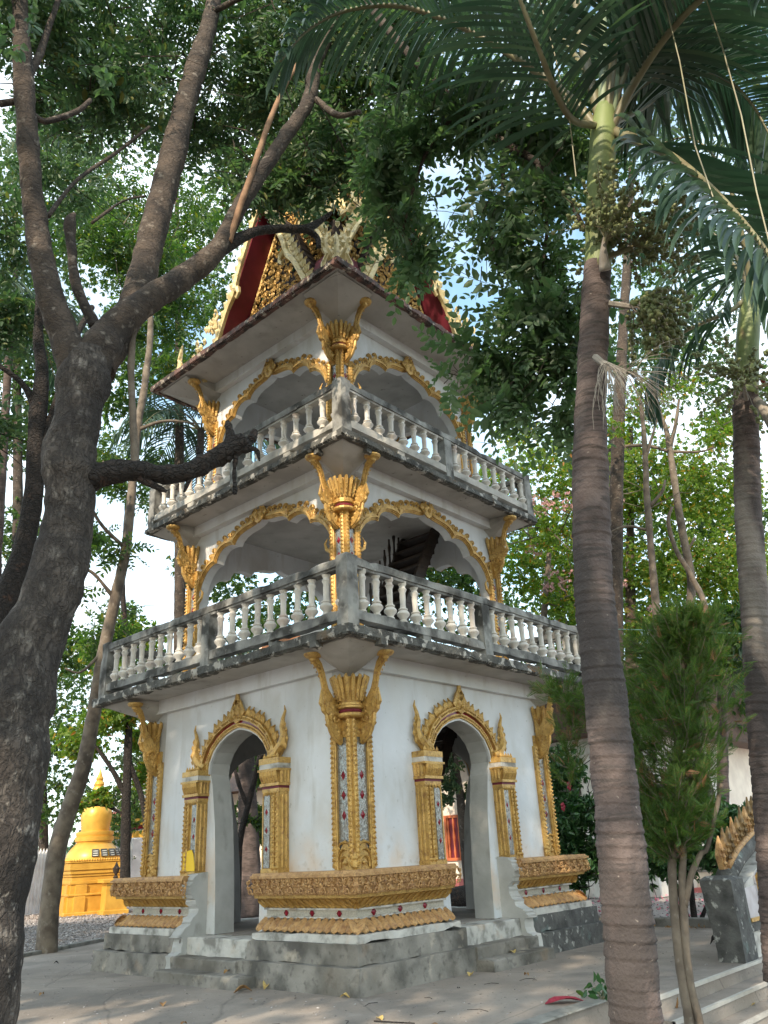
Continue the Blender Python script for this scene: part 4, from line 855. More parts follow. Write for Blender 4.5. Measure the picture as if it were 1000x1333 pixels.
bigtube('dead_branch',[(-5.903,-3.902,8.129,0.091),(-5.564,-4.027,8.523,0.061),(-5.246,-4.154,8.718,0.053),(-4.926,-4.302,8.829,0.054),(-4.720,-4.357,9.029,0.045),(-4.590,-4.485,9.211,0.020)],'blackbark',T1,14,.03,.008,8)
bigtube('dead_branch',[(-4.904,-4.321,8.830,0.049),(-4.737,-4.341,8.799,0.040),(-4.710,-4.367,8.623,0.025)],'blackbark',T1,10,.03,.008,8)
bigtube('dead_branch',[(-7.004,-3.262,6.815,0.066),(-7.217,-3.165,7.294,0.054),(-7.315,-3.123,7.812,0.051),(-7.359,-3.105,8.125,0.065),(-7.328,-3.118,8.271,0.022)],'limbbark',T1,14,.03,.01,6)
bigtube('creeper_stem',[(-5.848,-4.002,8.227,0.041),(-5.787,-4.109,8.730,0.037),(-5.678,-4.191,9.308,0.038),(-5.522,-4.315,10.190,0.035),(-5.357,-4.453,10.918,0.031),(-5.203,-4.590,11.452,0.026),(-5.123,-4.664,11.919,0.021)],'vine',T1,10,.05,.004,6)
bigtube('dead_limb',[(-7.076,-3.339,4.927,0.171),(-6.921,-3.470,4.980,0.142),(-6.791,-3.593,5.027,0.117),(-6.604,-3.696,5.060,0.106),(-6.382,-3.827,5.042,0.100),(-6.165,-3.966,5.114,0.093),(-6.012,-4.070,5.231,0.090),(-5.859,-4.180,5.375,0.095),(-5.749,-4.263,5.499,0.064)],'blackbark',T1,24,.02,.03,7)
for a in ([(-5.881,-4.164,5.240,0.055),(-5.862,-4.178,5.510,0.060),(-5.892,-4.156,5.708,0.024)],[(-5.827,-4.204,5.332,0.048),(-5.705,-4.297,5.474,0.056),(-5.663,-4.330,5.613,0.028)],[(-5.765,-4.250,5.381,0.048),(-5.654,-4.337,5.386,0.032),(-5.622,-4.363,5.254,0.012)],[(-5.808,-4.218,5.333,0.032),(-5.822,-4.208,5.112,0.020),(-5.811,-4.216,4.897,0.023),(-5.829,-4.202,4.879,0.008)],[(-6.093,-4.014,5.225,0.031),(-6.123,-3.994,5.354,0.031),(-6.137,-3.984,5.397,0.012)],[(-6.163,-3.967,5.063,0.031),(-6.217,-3.931,4.871,0.015)],[(-6.599,-3.698,4.984,0.038),(-6.437,-3.793,4.901,0.030),(-6.360,-3.840,4.859,0.015)]):
    C=crom(a,4); m=MB(); m.tube([c[:3] for c in C],[max(.004,c[3]*(1+random.uniform(-.25,.25))) for c in C],8)
    m.build('splintered_end','blackbark',T1)
bigtube('hanging_root',[(-6.659,-3.437,7.156,0.043),(-6.648,-3.442,6.452,0.037),(-6.592,-3.473,5.797,0.036),(-6.535,-3.505,5.222,0.043)],'thinbark',T1,12,.04,.008,6)
BL=[(-8.809,-2.670,11.632,1.108,260),(-7.888,-2.490,12.587,1.135,260),(-6.850,-2.453,13.979,1.388,260),(-5.543,-2.464,15.264,1.421,235),(-4.600,-3.131,15.189,1.444,260),(-4.192,-4.177,13.769,1.102,235),(-4.024,-5.117,12.651,0.910,204),(-7.281,-2.062,12.081,0.863,161),(-6.039,-1.619,13.528,1.118,173),(-4.776,-2.372,13.652,1.030,198),(-4.303,-3.382,13.165,0.868,204),(-4.152,-4.074,11.680,0.692,173),(-3.928,-4.609,10.809,0.662,204),(-3.898,-4.955,11.940,0.790,186),(-4.150,-2.213,13.240,0.794,136),(-6.908,-2.210,11.071,0.528,80),(-6.754,-2.717,11.208,0.521,93),(-3.976,-6.034,13.442,1.229,235),(-3.444,-6.998,13.309,1.200,217),(-7.149,-1.154,11.921,0.454,55),(-5.011,-3.444,10.505,0.348,60),(-4.530,-3.716,10.367,0.374,75),(-4.232,-4.278,10.460,0.436,90),(-4.691,-3.315,10.322,0.244,26),(-4.702,-1.221,13.049,0.668,93),(-4.187,-3.760,10.963,0.400,74)]
foliage('crown',BL,'leafA',T1,'spray',.46,droop=-.45); twigs(T1,BL,14,'limbbark')
BL2=[(-4.625,-5.976,9.564,0.511,74),(-4.380,-6.518,9.829,0.554,85),(-4.142,-6.726,9.220,0.407,60),(-3.914,-7.173,8.921,0.397,60),(-4.526,-5.610,9.166,0.396,60),(-4.337,-5.528,8.617,0.338,45),(-4.420,-5.265,9.310,0.370,42),(-4.189,-5.725,8.106,0.202,17),(-4.339,-5.364,8.066,0.185,15),(-4.188,-6.644,8.293,0.226,21),(-4.078,-6.636,7.592,0.255,26),(-4.167,-6.483,7.966,0.174,13),(-3.903,-7.196,8.099,0.289,39),(-3.911,-6.949,7.389,0.335,49),(-3.751,-7.050,6.802,0.311,49),(-3.974,-6.616,6.824,0.266,33),(-3.810,-6.708,6.166,0.340,60),(-4.006,-6.363,6.245,0.246,28),(-4.149,-6.134,6.438,0.200,17),(-3.976,-6.413,5.666,0.207,24),(-3.776,-6.773,5.499,0.188,22),(-3.682,-6.961,6.196,0.274,39),(-4.035,-5.768,6.320,0.103,6),(-3.510,-7.347,8.982,0.360,42),(-3.516,-7.333,9.878,0.468,49)]
foliage('hanging_foliage',BL2,'leafB',T1,'spraybig',.46,droop=-.7); twigs(T1,BL2,5,'limbbark',.007,.35)
bl=[(-8.577,-4.162,9.036,0.165,16),(-8.480,-4.400,9.065,0.119,12),(-7.591,-4.313,9.041,0.210,26),(-8.626,-4.149,8.783,0.089,8)]
foliage('near_leaves',bl,'leafB',T1,'leaf',.13,droop=-.8)

def simple_tree(name,label,trunks,blobs,mat,tm,size,cat='tree',group=None,tw=6,bark='thinbark',loc=None,droop=-.3,seg=14,amp=.012):
    t=tree_thing(name,label,loc or tuple(trunks[0][0][:2])+(max(-.4,trunks[0][0][2]),),group,cat)
    for i,c in enumerate(trunks): bigtube('trunk' if i==0 else 'limb',c,bark,t,seg,.08,amp,4)
    if blobs:
        foliage('crown',blobs,mat,t,tm,size,droop=droop)
        if tw: twigs(t,blobs,tw,bark,.012,.6)
    return t
# dark trunk behind it
simple_tree('dark_tree','nearly black leaning trunk close behind the big tree at the left edge',
 [[(-6.187,0.088,0.696,0.211),(-6.340,0.148,2.634,0.200),(-6.296,0.132,3.923,0.173),(-6.181,0.086,4.735,0.160),(-6.062,0.038,5.497,0.134),(-6.042,0.030,6.285,0.128),(-6.084,0.047,6.850,0.114),(-6.120,0.061,7.528,0.122),(-6.143,0.071,8.200,0.096),(-6.255,0.115,8.794,0.075),(-6.324,0.142,9.624,0.065),(-6.331,0.678,11.515,0.058)],[(-6.059,0.037,6.530,0.086),(-5.986,0.006,7.153,0.082),(-5.887,-0.036,7.878,0.073),(-5.781,0.136,8.755,0.059),(-5.196,0.750,10.280,0.046)],[(-6.117,0.060,7.503,0.055),(-6.358,0.155,7.960,0.045),(-6.773,0.303,8.236,0.033)]],
 [(-6.774,1.353,11.344,0.643,160),(-5.814,2.087,13.988,0.896,220),(-6.340,1.212,9.620,0.496,130),(-5.009,2.848,16.057,1.003,200),(-6.514,1.271,7.732,0.464,110)],'leafA','spray',.5,bark='blackbark')
# slim tree by the kerb, left
simple_tree('slim_tree','slim curving pale-barked tree growing by the left kerb beside the golden stupa',
 [[(-1.815,6.667,-0.077,0.215),(-1.840,6.680,0.674,0.189),(-1.821,6.670,1.792,0.181),(-1.705,6.611,2.521,0.172),(-1.517,6.514,3.435,0.164),(-1.416,6.461,4.561,0.148),(-1.354,6.427,5.753,0.139),(-1.213,6.350,7.203,0.129),(-1.096,6.286,8.359,0.118),(-1.066,6.269,9.776,0.106),(-1.062,6.267,11.722,0.095),(-0.978,6.219,13.358,0.090),(-0.975,6.218,15.088,0.076),(-1.269,6.381,18.247,0.053)],
  [(-1.073,6.273,8.460,0.052),(-1.752,6.411,9.017,0.037),(-2.135,6.380,9.695,0.029),(-1.892,6.258,10.551,0.022)],[(-1.213,6.350,7.203,0.050),(-1.802,6.436,7.759,0.036),(-2.267,6.444,7.751,0.021)],[(-1.078,6.276,11.719,0.055),(-0.592,5.760,11.962,0.040),(0.117,5.186,11.904,0.024)],[(-1.368,6.435,5.928,0.042),(-1.825,6.448,5.438,0.027),(-2.158,6.502,5.491,0.013)]],
 [(-1.419,7.810,11.301,0.687,120),(-0.427,7.286,10.534,0.405,50),(-0.244,8.328,6.848,0.510,90),(-1.124,6.530,17.589,1.103,260),(-1.561,7.880,20.260,1.415,260),(0.221,6.904,16.630,1.140,260),(1.221,7.454,20.575,1.518,300),(-1.615,6.790,8.773,0.296,30),(-1.342,6.307,8.306,0.219,24),(-1.973,6.968,7.579,0.323,26),(-2.643,7.277,17.946,1.081,200),(0.320,6.843,14.490,0.573,90),(-0.678,7.426,15.893,0.889,160)],'leafC','spray',.55)
simple_tree('thin_black_tree','thin almost black trunk standing between the golden stupa and the left corner of the tower',
 [[(1.545,9.610,1.038,0.131),(1.450,9.666,2.707,0.119),(1.372,9.712,4.644,0.105),(1.218,9.802,6.724,0.091),(0.959,9.949,8.951,0.066),(0.872,9.997,11.616,0.049)],[(1.458,9.662,3.083,0.076),(1.055,9.895,3.860,0.061),(0.582,10.155,4.550,0.035)],[(1.411,9.689,4.049,0.070),(1.772,9.472,3.073,0.069),(1.698,9.048,2.120,0.041)],[(1.469,9.655,2.669,0.042),(0.957,9.950,2.949,0.034),(0.550,10.172,2.925,0.025)]],
 [(1.040,9.904,5.252,0.623,260),(0.868,11.135,4.787,0.721,300),(2.198,10.384,4.779,0.520,160),(0.534,10.181,3.112,0.317,70),(0.939,9.960,3.194,0.279,60),(1.221,10.946,7.162,0.801,260),(1.933,10.543,7.642,0.680,200),(2.347,10.293,3.743,0.469,110)],'leafY','tuft',.20,bark='blackbark')
# background belts
bgtrees=[
 ('dense green tree filling the left background above the stupa',[(4.123,20.679,10.075,1.241,420),(3.106,21.133,12.257,1.384,420),(7.946,20.928,3.697,1.252,420),(5.902,22.039,6.438,1.392,420),(6.416,19.500,11.175,0.968,230),(5.221,20.142,9.497,1.062,300),(7.333,18.965,9.244,1.083,300),(5.009,24.668,5.452,1.932,558),(5.768,24.325,8.674,2.024,558),(8.653,25.117,9.829,2.194,558),(5.607,22.185,4.060,1.530,434),(11.882,25.560,9.510,1.943,372),(2.759,21.279,8.465,1.791,558)],(6.63,23.91),1,38.0,'leafC'),
 ('tall bushy tree behind the golden stupa',[(8.596,20.538,5.797,1.292,372),(10.727,21.549,6.683,1.386,310),(8.953,24.955,2.388,1.489,372),(13.584,26.850,3.766,1.388,248),(11.537,25.772,2.353,0.937,186)],(9.97,24.38),0,40.0,'leafA'),
 ('tall background tree with light sky gaps, behind the forking limbs',[(2.461,13.686,16.759,1.247,330),(3.645,13.015,14.691,0.950,220),(2.384,13.727,14.535,0.714,120),(2.808,13.498,18.835,1.287,330),(2.366,14.862,12.214,0.436,50),(-0.624,14.019,15.083,1.809,558),(-0.614,14.015,11.196,1.462,434),(1.274,14.283,14.071,1.075,217),(-0.106,12.715,16.518,1.558,434),(-1.526,13.295,17.371,1.798,558),(-1.308,13.213,21.683,2.194,620),(0.802,12.290,22.399,2.000,558),(1.161,13.228,17.955,1.660,372),(-2.741,13.713,25.782,1.983,496)],(0.53,13.53),13,26.0,'leafC'),
 ('tall background tree rising left of the roof',[(2.483,10.208,21.061,1.677,558),(3.777,9.338,24.240,1.771,558),(2.950,11.096,18.066,1.382,372),(4.176,9.044,28.355,2.183,558),(1.942,10.537,27.762,2.124,496),(-0.133,11.629,28.195,2.084,496),(6.529,7.022,27.764,1.880,496),(5.620,7.866,31.235,2.279,496),(8.631,6.246,31.055,2.348,496),(3.656,9.425,19.884,1.113,186)],(3.81,10.54),4,25.0,'leafC'),
 ('leafy tree beyond the left door of the tower',[(8.719,13.104,4.456,0.825,310),(8.529,13.258,2.921,0.699,217),(7.858,13.782,5.017,0.826,248),(9.133,12.760,5.507,1.118,248),(9.587,13.685,2.173,0.496,93),(9.340,12.583,7.739,1.731,248)],(8.86,12.98),5,30.0,'leafC'),
 ('dark-leaved tree beyond the right door of the tower',[(10.986,6.533,3.895,0.648,130),(11.222,6.227,3.167,0.492,90),(10.819,6.744,2.969,0.442,50),(11.186,6.275,4.844,0.758,150),(10.785,6.787,6.389,1.294,200)],(11.29,6.14),3,27.0,'leafA'),
 ('sunlit yellow-green tree with orange-tinged leaves, right background',[(8.941,0.612,11.604,1.380,988),(9.792,-1.075,10.774,1.336,1295),(10.371,-2.487,10.945,1.313,1178),(11.739,-3.416,10.561,1.326,1178),(8.873,0.732,8.703,1.315,1295),(10.638,-0.521,8.760,1.343,1295),(11.276,-2.052,8.489,1.308,1295),(11.777,-3.538,8.200,1.269,1178),(10.115,0.544,6.621,1.092,942),(10.999,-1.349,6.589,1.065,942),(11.648,-3.124,6.114,1.026,942),(9.082,2.318,12.268,0.633,188),(9.552,1.555,13.797,0.695,235),(11.106,-1.612,13.351,0.857,305),(11.902,-3.975,12.408,0.813,353)],(10.31,0.17),13,23.0,'leafY'),
 ('broad dark green tree far behind the right palms',[(14.914,4.270,12.571,1.771,520),(16.205,1.730,12.443,1.730,520),(17.174,-0.726,11.934,1.670,520),(17.735,-2.556,11.219,1.612,520),(15.288,3.595,9.717,1.697,520),(16.618,0.763,9.007,1.634,520),(17.444,-1.553,8.617,1.576,520),(17.046,2.299,15.530,1.545,300),(15.888,-0.112,18.220,2.082,434),(16.576,-2.135,17.556,1.725,434),(17.019,-3.810,15.658,1.640,434),(16.603,-2.229,21.073,1.803,372),(15.244,-1.264,22.748,1.821,372),(17.101,6.467,6.997,1.809,434),(18.486,3.932,6.735,1.768,434),(19.547,1.516,5.894,1.706,434),(20.269,-0.536,6.206,1.670,434),(16.478,7.453,10.221,1.261,248)],(17.47,5.85),12,32.0,'leafC'),
 ('shaded tree behind the middle storey of the tower',[(8.616,4.694,9.715,1.468,558),(9.117,7.207,8.860,1.558,372),(7.682,8.688,9.481,1.567,372),(10.273,4.134,9.404,1.005,310),(7.175,10.487,9.261,1.337,248),(10.675,5.291,7.395,1.519,310),(8.115,8.266,12.890,1.373,186),(5.317,10.688,10.048,1.141,240),(4.274,11.429,10.426,0.774,140),(6.240,9.964,8.450,1.020,200)],(9.15,7.17),1,26.0,'leafC'),
 ('dense tree crown behind the palm leaves, upper right',[(3.729,-2.362,23.777,1.569,300),(5.616,-4.047,22.049,1.322,300),(5.960,-5.036,17.977,1.610,434),(6.337,-6.443,15.664,1.493,434),(5.340,-6.567,20.014,2.154,496),(5.566,-7.764,17.006,1.609,434),(4.471,-3.881,23.004,1.955,434),(7.281,-2.826,14.478,1.048,260),(8.659,-3.641,13.978,1.061,204),(9.170,-5.385,14.074,1.234,248),(7.566,-7.624,14.723,0.921,100)],(4.71,-2.08),2,17.0,'leafA'),
]
for lab,bb,b0,ti,D,mt in bgtrees:
    tp=bb[ti]
    tr=[(b0[0],b0[1],-.3,.22),(b0[0]*.6+tp[0]*.4,b0[1]*.6+tp[1]*.4,tp[2]*.45,.16),(tp[0],tp[1],tp[2]-.2*tp[3],.07)]
    simple_tree('background_tree',lab,[tr],bb,mt,'tuft',(.155 if mt=='leafY' else .22) if D>20 else .17,tw=3,bark='limbbark',group=None,seg=10)
# slim bare stems on the right
simple_tree('slim_stem_tree','slim bare-stemmed tree with forked top between the two ringed palms',
 [[(5.544,-3.863,4.136,0.099),(5.631,-4.088,5.192,0.093),(5.739,-4.380,6.284,0.087),(5.753,-4.418,7.476,0.082),(5.766,-4.454,8.368,0.075),(5.785,-4.508,9.387,0.068),(5.787,-4.514,9.969,0.052),(5.741,-4.384,10.708,0.035)],[(5.785,-4.508,9.387,0.051),(5.864,-4.739,10.003,0.043),(5.916,-4.898,10.552,0.026)],[(5.782,-4.499,9.332,0.034),(5.616,-4.048,9.604,0.035),(5.369,-3.439,9.717,0.026)],[(5.782,-4.499,9.332,0.034),(5.966,-5.053,9.181,0.025),(6.059,-5.361,9.207,0.017)],[(5.746,-4.399,6.958,0.032),(5.826,-4.627,7.257,0.024)]],
 [(5.795,-4.536,10.663,0.455,60),(5.966,-5.056,10.906,0.453,60),(6.081,-5.437,9.602,0.369,50)],'leafY','tuft',.14)
simple_tree('slim_stem_tree','slim pale stem just right of the nearer ringed palm',
 [[(4.471,-3.882,4.021,0.080),(4.533,-4.030,5.493,0.082),(4.577,-4.138,6.751,0.069),(4.629,-4.268,8.083,0.064),(4.693,-4.434,9.490,0.049),(4.710,-4.478,10.238,0.033)],[(4.624,-4.255,7.738,0.039),(4.734,-4.543,8.020,0.032),(4.770,-4.640,8.260,0.024)],[(4.581,-4.149,7.249,0.031),(4.427,-3.780,7.407,0.024),(4.263,-3.414,7.305,0.016)],[(4.661,-4.349,8.776,0.032),(4.840,-4.835,9.942,0.025)]],
 [(4.758,-4.608,10.393,0.400,60),(4.474,-3.890,9.631,0.332,40)],'leafY','tuft',.13)
simple_tree('slim_stem_tree','slim grey stem leaning left, low between the palms',
 [[(5.287,-4.601,4.580,0.067),(5.323,-4.703,5.637,0.061),(5.279,-4.577,6.300,0.054),(5.216,-4.405,6.913,0.047),(5.202,-4.366,7.519,0.040),(5.248,-4.493,7.841,0.024)]],[(5.181,-4.311,8.059,0.357,40)],'leafY','tuft',.13)
# blossoms of a pink-flowering shrub
fs=tree_thing('flowering_tree','pink-blossomed tree branches beside the balcony corner, right of the tower',(6.453,0.858,0.000))
bl=[(6.271,-0.762,9.371,0.430,50),(6.600,-1.367,9.478,0.350,36),(6.766,-0.622,7.458,0.462,50),(8.047,-2.073,9.892,0.323,26),(7.886,-1.717,7.411,0.348,36),(6.963,0.038,8.514,0.242,20),(8.197,-2.424,6.508,0.263,20),(7.181,-0.339,5.818,0.267,16)]
foliage('blossoms',bl,'blossom',fs,'tuft',.10); bl=[(6.850,-0.567,8.951,0.677,200),(7.362,-1.547,9.864,0.600,160),(7.360,-0.664,7.162,0.663,180)]; foliage('crown',bl,'leafY',fs,'tuft',.18); twigs(fs,bl,10,'thinbark',.02,1)
bigtube('trunk',[(6.443,0.873,0.221,0.137),(6.727,0.430,3.141,0.127),(6.948,0.064,5.863,0.096),(7.207,-0.386,8.452,0.060)],'thinbark',fs,10,.1,.01,4)
# pale dried flower heads on the hanging branch end
simple_tree('glossy_bush','dark glossy-leaved bush with a few red flowers behind the right corner plinth',
 [[(5.690,-3.174,-0.029,0.057),(5.707,-3.212,0.546,0.057),(5.729,-3.263,1.205,0.044)],[(5.664,-3.113,-0.027,0.035),(5.607,-2.985,0.685,0.036),(5.599,-2.968,1.355,0.030)],[(5.717,-3.235,-0.030,0.035),(5.873,-3.608,0.662,0.029),(5.961,-3.830,1.178,0.022)]],
 [(5.235,-0.968,2.949,0.554,420),(5.332,-1.134,2.023,0.636,560),(5.094,-0.734,1.458,0.536,380),(5.423,-1.294,1.140,0.466,320),(5.340,-1.979,1.401,0.607,420),(5.541,-2.841,1.362,0.592,420),(5.796,-3.421,1.741,0.591,420),(6.047,-4.056,1.702,0.524,380),(5.662,-2.628,2.216,0.705,420),(5.726,-3.778,1.187,0.372,200),(5.569,-2.903,0.954,0.380,180),(5.204,-0.915,0.734,0.247,60)],'leafD','tuft',.17,cat='bush',bark='blackbark')
rf=thing('red_flowers','scattered red flowers on the glossy bush right of the tower','flowers',(4.646,-1.546,2.532))
for q in ((4.386,-1.695,2.514),(4.301,-1.549,2.139),(5.370,-3.699,1.862),(5.222,-3.351,2.434),(4.674,-2.216,1.681)):
    m=MB(); m.M=Matrix.Translation(q); [m.nub((.05*math.cos(a),0,.05*math.sin(a)),.045,1,.6,1) for a in (0,1.25,2.5,3.8,5)]; m.build('flower','crimson',rf)
simple_tree('leaning_trunk_tree','reddish leaning trunk behind the kerb, just left of the stone post',
 [[(6.137,-3.730,-0.084,0.155),(6.138,-3.734,0.516,0.143),(6.137,-3.732,1.175,0.139),(6.318,-3.644,2.005,0.136),(6.491,-3.540,3.347,0.126),(7.050,-3.598,5.170,0.109)]],[(7.039,-3.569,5.005,0.737,420),(7.383,-4.559,5.536,0.731,420),(6.697,-2.731,4.438,0.672,300)],'leafC','tuft',.2,bark='limbbark')
# feathery conifer in front
cf=tree_thing('feathery_conifer','green feathery thuja-like tree on thin stems between the two palm trunks',(-2.488,-6.445,-0.300))
for c in ([(-2.466,-6.492,-0.409,0.043),(-2.454,-6.517,-0.030,0.044),(-2.453,-6.520,0.401,0.042),(-2.442,-6.545,0.802,0.042),(-2.417,-6.600,1.286,0.040),(-2.353,-6.745,1.962,0.037),(-2.278,-6.926,2.829,0.027),(-2.215,-7.087,3.358,0.016)],
          [(-2.421,-6.589,-0.407,0.036),(-2.420,-6.593,-0.030,0.037),(-2.428,-6.575,0.340,0.038),(-2.409,-6.617,0.832,0.039),(-2.378,-6.687,1.282,0.032),(-2.289,-6.899,2.092,0.026),(-2.203,-7.120,2.959,0.019)],
          [(-2.401,-6.634,0.895,0.032),(-2.358,-6.733,1.149,0.029),(-2.313,-6.840,1.328,0.025),(-2.282,-6.916,1.403,0.022),(-2.199,-7.129,1.933,0.018)],[(-2.403,-6.630,1.351,0.025),(-2.338,-6.531,1.627,0.022),(-2.277,-6.424,2.139,0.019),(-2.191,-6.141,2.720,0.016),(-2.144,-5.795,3.024,0.013)]):
    bigtube('stem',c,'thinbark',cf,10,.04,.004,8)
M['drybrown']=leafmat('dry conifer spray',[(0,(.16,.08,.04)),(1,(.28,.15,.08))],.2,.7)
def feather(nl=16,L=1.0):
    V=[];F=[]
    for i in range(nl):
        t=(i+.5)/nl; s=1 if i%2 else -1; l=.40*(1-t*.7); a=s*R_(32); x=t*L*.9
        dx,dy=math.cos(a)*l,math.sin(a)*l; w=.015
        b=len(V); V+=[(x,0,0),(x+dx*.5-w*math.sin(a),dy*.5+w*math.cos(a),.02),(x+dx,dy,-.02),(x+dx*.5+w*math.sin(a),dy*.5-w*math.cos(a),.0)]; F.append((b,b+1,b+2,b+3))
        for q,(u,sg) in enumerate(((.45,1),(.7,-1))):
            px_,py_=x+dx*u,dy*u; a2=a+sg*R_(34); l2=l*.5; ex,ey=px_+math.cos(a2)*l2,py_+math.sin(a2)*l2; b=len(V)
            V+=[(px_,py_,0),((px_+ex)/2-w*.8*math.sin(a2),(py_+ey)/2+w*.8*math.cos(a2),.015),(ex,ey,-.03),((px_+ex)/2+w*.8*math.sin(a2),(py_+ey)/2-w*.8*math.cos(a2),0)]; F.append((b,b+1,b+2,b+3))
    return V,F
FV,FF=feather()
def conifer(blobs,par,size,name='crown'):
    T=blobpts(blobs); n=len(T); R=rotmats(n,(0,0,.55),.8,.3); S=size*RNG.uniform(.6,1.3,n); return mass(name,FV,FF,R*S[:,None,None],T,'thuja',par)
def feather_branches(par,spine,nb,Rf,nf,size,up=.8,brown=.03,seed=2):
    """branchlets leave the spine, sweep outwards and up, and carry feather sprays"""
    rg=np.random.default_rng(seed); T=[];D=[];tb=MB(); sp=crom(spine,8)
    for i in range(nb):
        u=rg.uniform(0,1); c=sp[min(len(sp)-1,int(u*(len(sp)-1)))][:3]; a=rg.uniform(0,2*math.pi); L=Rf(u)*rg.uniform(.35,1.15)
        d=np.array([math.cos(a),math.sin(a),rg.uniform(.1,up)]); d/=np.linalg.norm(d); p=np.array(c); pts=[p]
        for k in range(6):
            d=d+np.array([0,0,.10])+rg.normal(size=3)*.10; d/=np.linalg.norm(d); p=p+d*L/6; pts.append(p)
            n_=int(nf*(.35+.65*k/5))
            for q in range(n_):
                T.append(p-d*L/6*rg.uniform(0,1)+rg.normal(size=3)*.02); v=d+rg.normal(size=3)*.55+np.array([0,0,.15]); D.append(v/np.linalg.norm(v))
        tb.tube([tuple(q) for q in pts],[.007,.006,.005,.004,.003,.003,.002],4)
    o=tb.build('twigs','thinbark',par); o['kind']='stuff'
    T=np.array(T);D=np.array(D); n=len(T); uu=rg.normal(size=(n,3)); y=np.cross(uu,D); y/=np.linalg.norm(y,axis=1)[:,None]; z=np.cross(D,y); Rm=np.stack([D,y,z],axis=2)*(size*rg.uniform(.6,1.35,n))[:,None,None]
    br=rg.uniform(0,1,n)<brown
    mass('crown',FV,FF,Rm[~br],T[~br],'thuja',par); mass('dry_sprays',FV,FF,Rm[br],T[br],'drybrown',par)
feather_branches(cf,[(-2.408,-6.619,1.285),(-2.357,-6.735,1.823),(-2.290,-6.895,2.530),(-2.231,-7.046,3.125),(-2.194,-7.142,3.470)],350,lambda u:(.36+.40*math.sin(math.pi*min(1,u*.9+.12)))*(1 if u<.8 else .75),5,.145)
feather_branches(cf,[(-2.338,-6.532,2.126),(-2.202,-6.119,2.562),(-2.265,-5.781,2.806),(-2.288,-5.535,3.008)],70,lambda u:.38,4,.14,seed=5)
feather_branches(cf,[(-2.307,-5.704,2.772),(-2.314,-5.592,2.339),(-2.310,-5.498,1.876)],22,lambda u:.20,4,.13,seed=8,brown=.12)
# ------------------------------------------------------------------ palms
def frond(par,ctrl,ln,droop,mat='frond',r0=.035,npair=48,start=.16,indiv=False,side=(1,-1),wid=.034,lift=.12):
    C=crom(ctrl,8); A=np.array(C); d=np.concatenate([[0],np.cumsum(np.linalg.norm(np.diff(A,axis=0),axis=1))]); L=d[-1]
    m=MB(); m.tube([tuple(c) for c in C],[r0*(1-.85*x/L)+.003 for x in d],7); fr=m.build('frond','rachis',par,True)
    V=[];F=[]
    for i in range(npair):
        t=start+(1-start)*(i+.5)/npair; s=t*L; p=Vector([np.interp(s,d,A[:,j]) for j in range(3)]); q=Vector([np.interp(min(L,s+.1),d,A[:,j]) for j in range(3)]); q0=Vector([np.interp(s-.1,d,A[:,j]) for j in range(3)])
        tan=(q-q0).normalized(); sd=tan.cross(Vector((0,0,1))); sd=sd.normalized() if sd.length>.05 else Vector((0.7,-.7,0)); upv=sd.cross(tan).normalized()
        l=ln*(.45+.75*math.sin(math.pi*min(1,.18+t*.80)))*random.uniform(.8,1.12)
        for s_ in side:
            dr=(sd*s_*.85+tan*(.35+.5*t)+upv*random.uniform(lift-.25,lift+.25)).normalized(); pt=p.copy(); v=dr.copy(); rows=[]
            for k in range(6):
                u=k/5; w=wid*(.35+1.3*math.sin(math.pi*(.12+.80*u)) if k<5 else .05); wv=v.cross(Vector((0,0,1))); wv=wv.normalized() if wv.length>.05 else sd
                wv=(wv+upv*.35*s_).normalized(); fold=v.cross(wv).normalized()*w*.22
                rows.append((pt-wv*w*.5-fold,pt+fold,pt+wv*w*.5-fold)); v=(v+Vector((0,0,-droop*(.35+u)))*.5).normalized(); pt=pt+v*l/5
            b=len(V); 
            for r in rows: V+=[tuple(x) for x in r]
            F+=[(b+3*k+j,b+3*k+j+1,b+3*k+j+4,b+3*k+j+3) for k in range(5) for j in range(2)]
            if indiv:
                mm=MB(); mm.add(V,F); link('leaflet',mm.mesh('leaflet',mat),fr); V=[];F=[]
    if not indiv:
        mm=MB(); mm.add(V,F); o=link('leaflets',mm.mesh('leaflets',mat),fr); o['kind']='stuff'
    return fr
def fruits(par,start,dirs,n,nf,L,fr,mat,stalk='rachis',spread=.5,drop=.6,name='fruit_cluster'):
    m=MB(); f=MB(); S=Vector(start); d0=Vector(dirs).normalized(); rr=random
    m.tube([S,S+d0*L*.35+Vector((0,0,-.02))],[.03,.022],6); B0=S+d0*L*.35
    for i in range(n):
        d=(d0+Vector((rr.gauss(0,1),rr.gauss(0,1),rr.gauss(0,1)))*spread).normalized(); p=B0+d0*rr.uniform(-.1,.1)*L; pts=[p]; v=d.copy()
        for k in range(5): v=(v+Vector((0,0,-drop*.25))+Vector((rr.gauss(0,1),rr.gauss(0,1),rr.gauss(0,1)))*.13).normalized(); pts.append(pts[-1]+v*L*.16)
        q_=1.0 if nf else .55; m.tube(pts,[.007*q_,.006*q_,.005*q_,.005*q_,.004*q_,.003*q_],4)
        for j in range(nf):
            k=rr.uniform(1,5); a=pts[int(k)]; b=pts[min(5,int(k)+1)]; q=a.lerp(b,k%1)+Vector((rr.gauss(0,1),rr.gauss(0,1),rr.gauss(0,1)))*.018
            f.M=Matrix.Translation(q)@Matrix.Rotation(rr.uniform(0,3),4,'X')@Matrix.Rotation(rr.uniform(0,3),4,'Y'); f.lathe([(.002,-fr*1.3),(fr*.75,-fr*.75),(fr,0),(fr*.7,fr*.8),(.002,fr*1.3)],6,cap=False)
    o=m.build(name,stalk,par)
    if nf: q=f.build('fruits',mat,o,True); q['kind']='stuff'
    return o
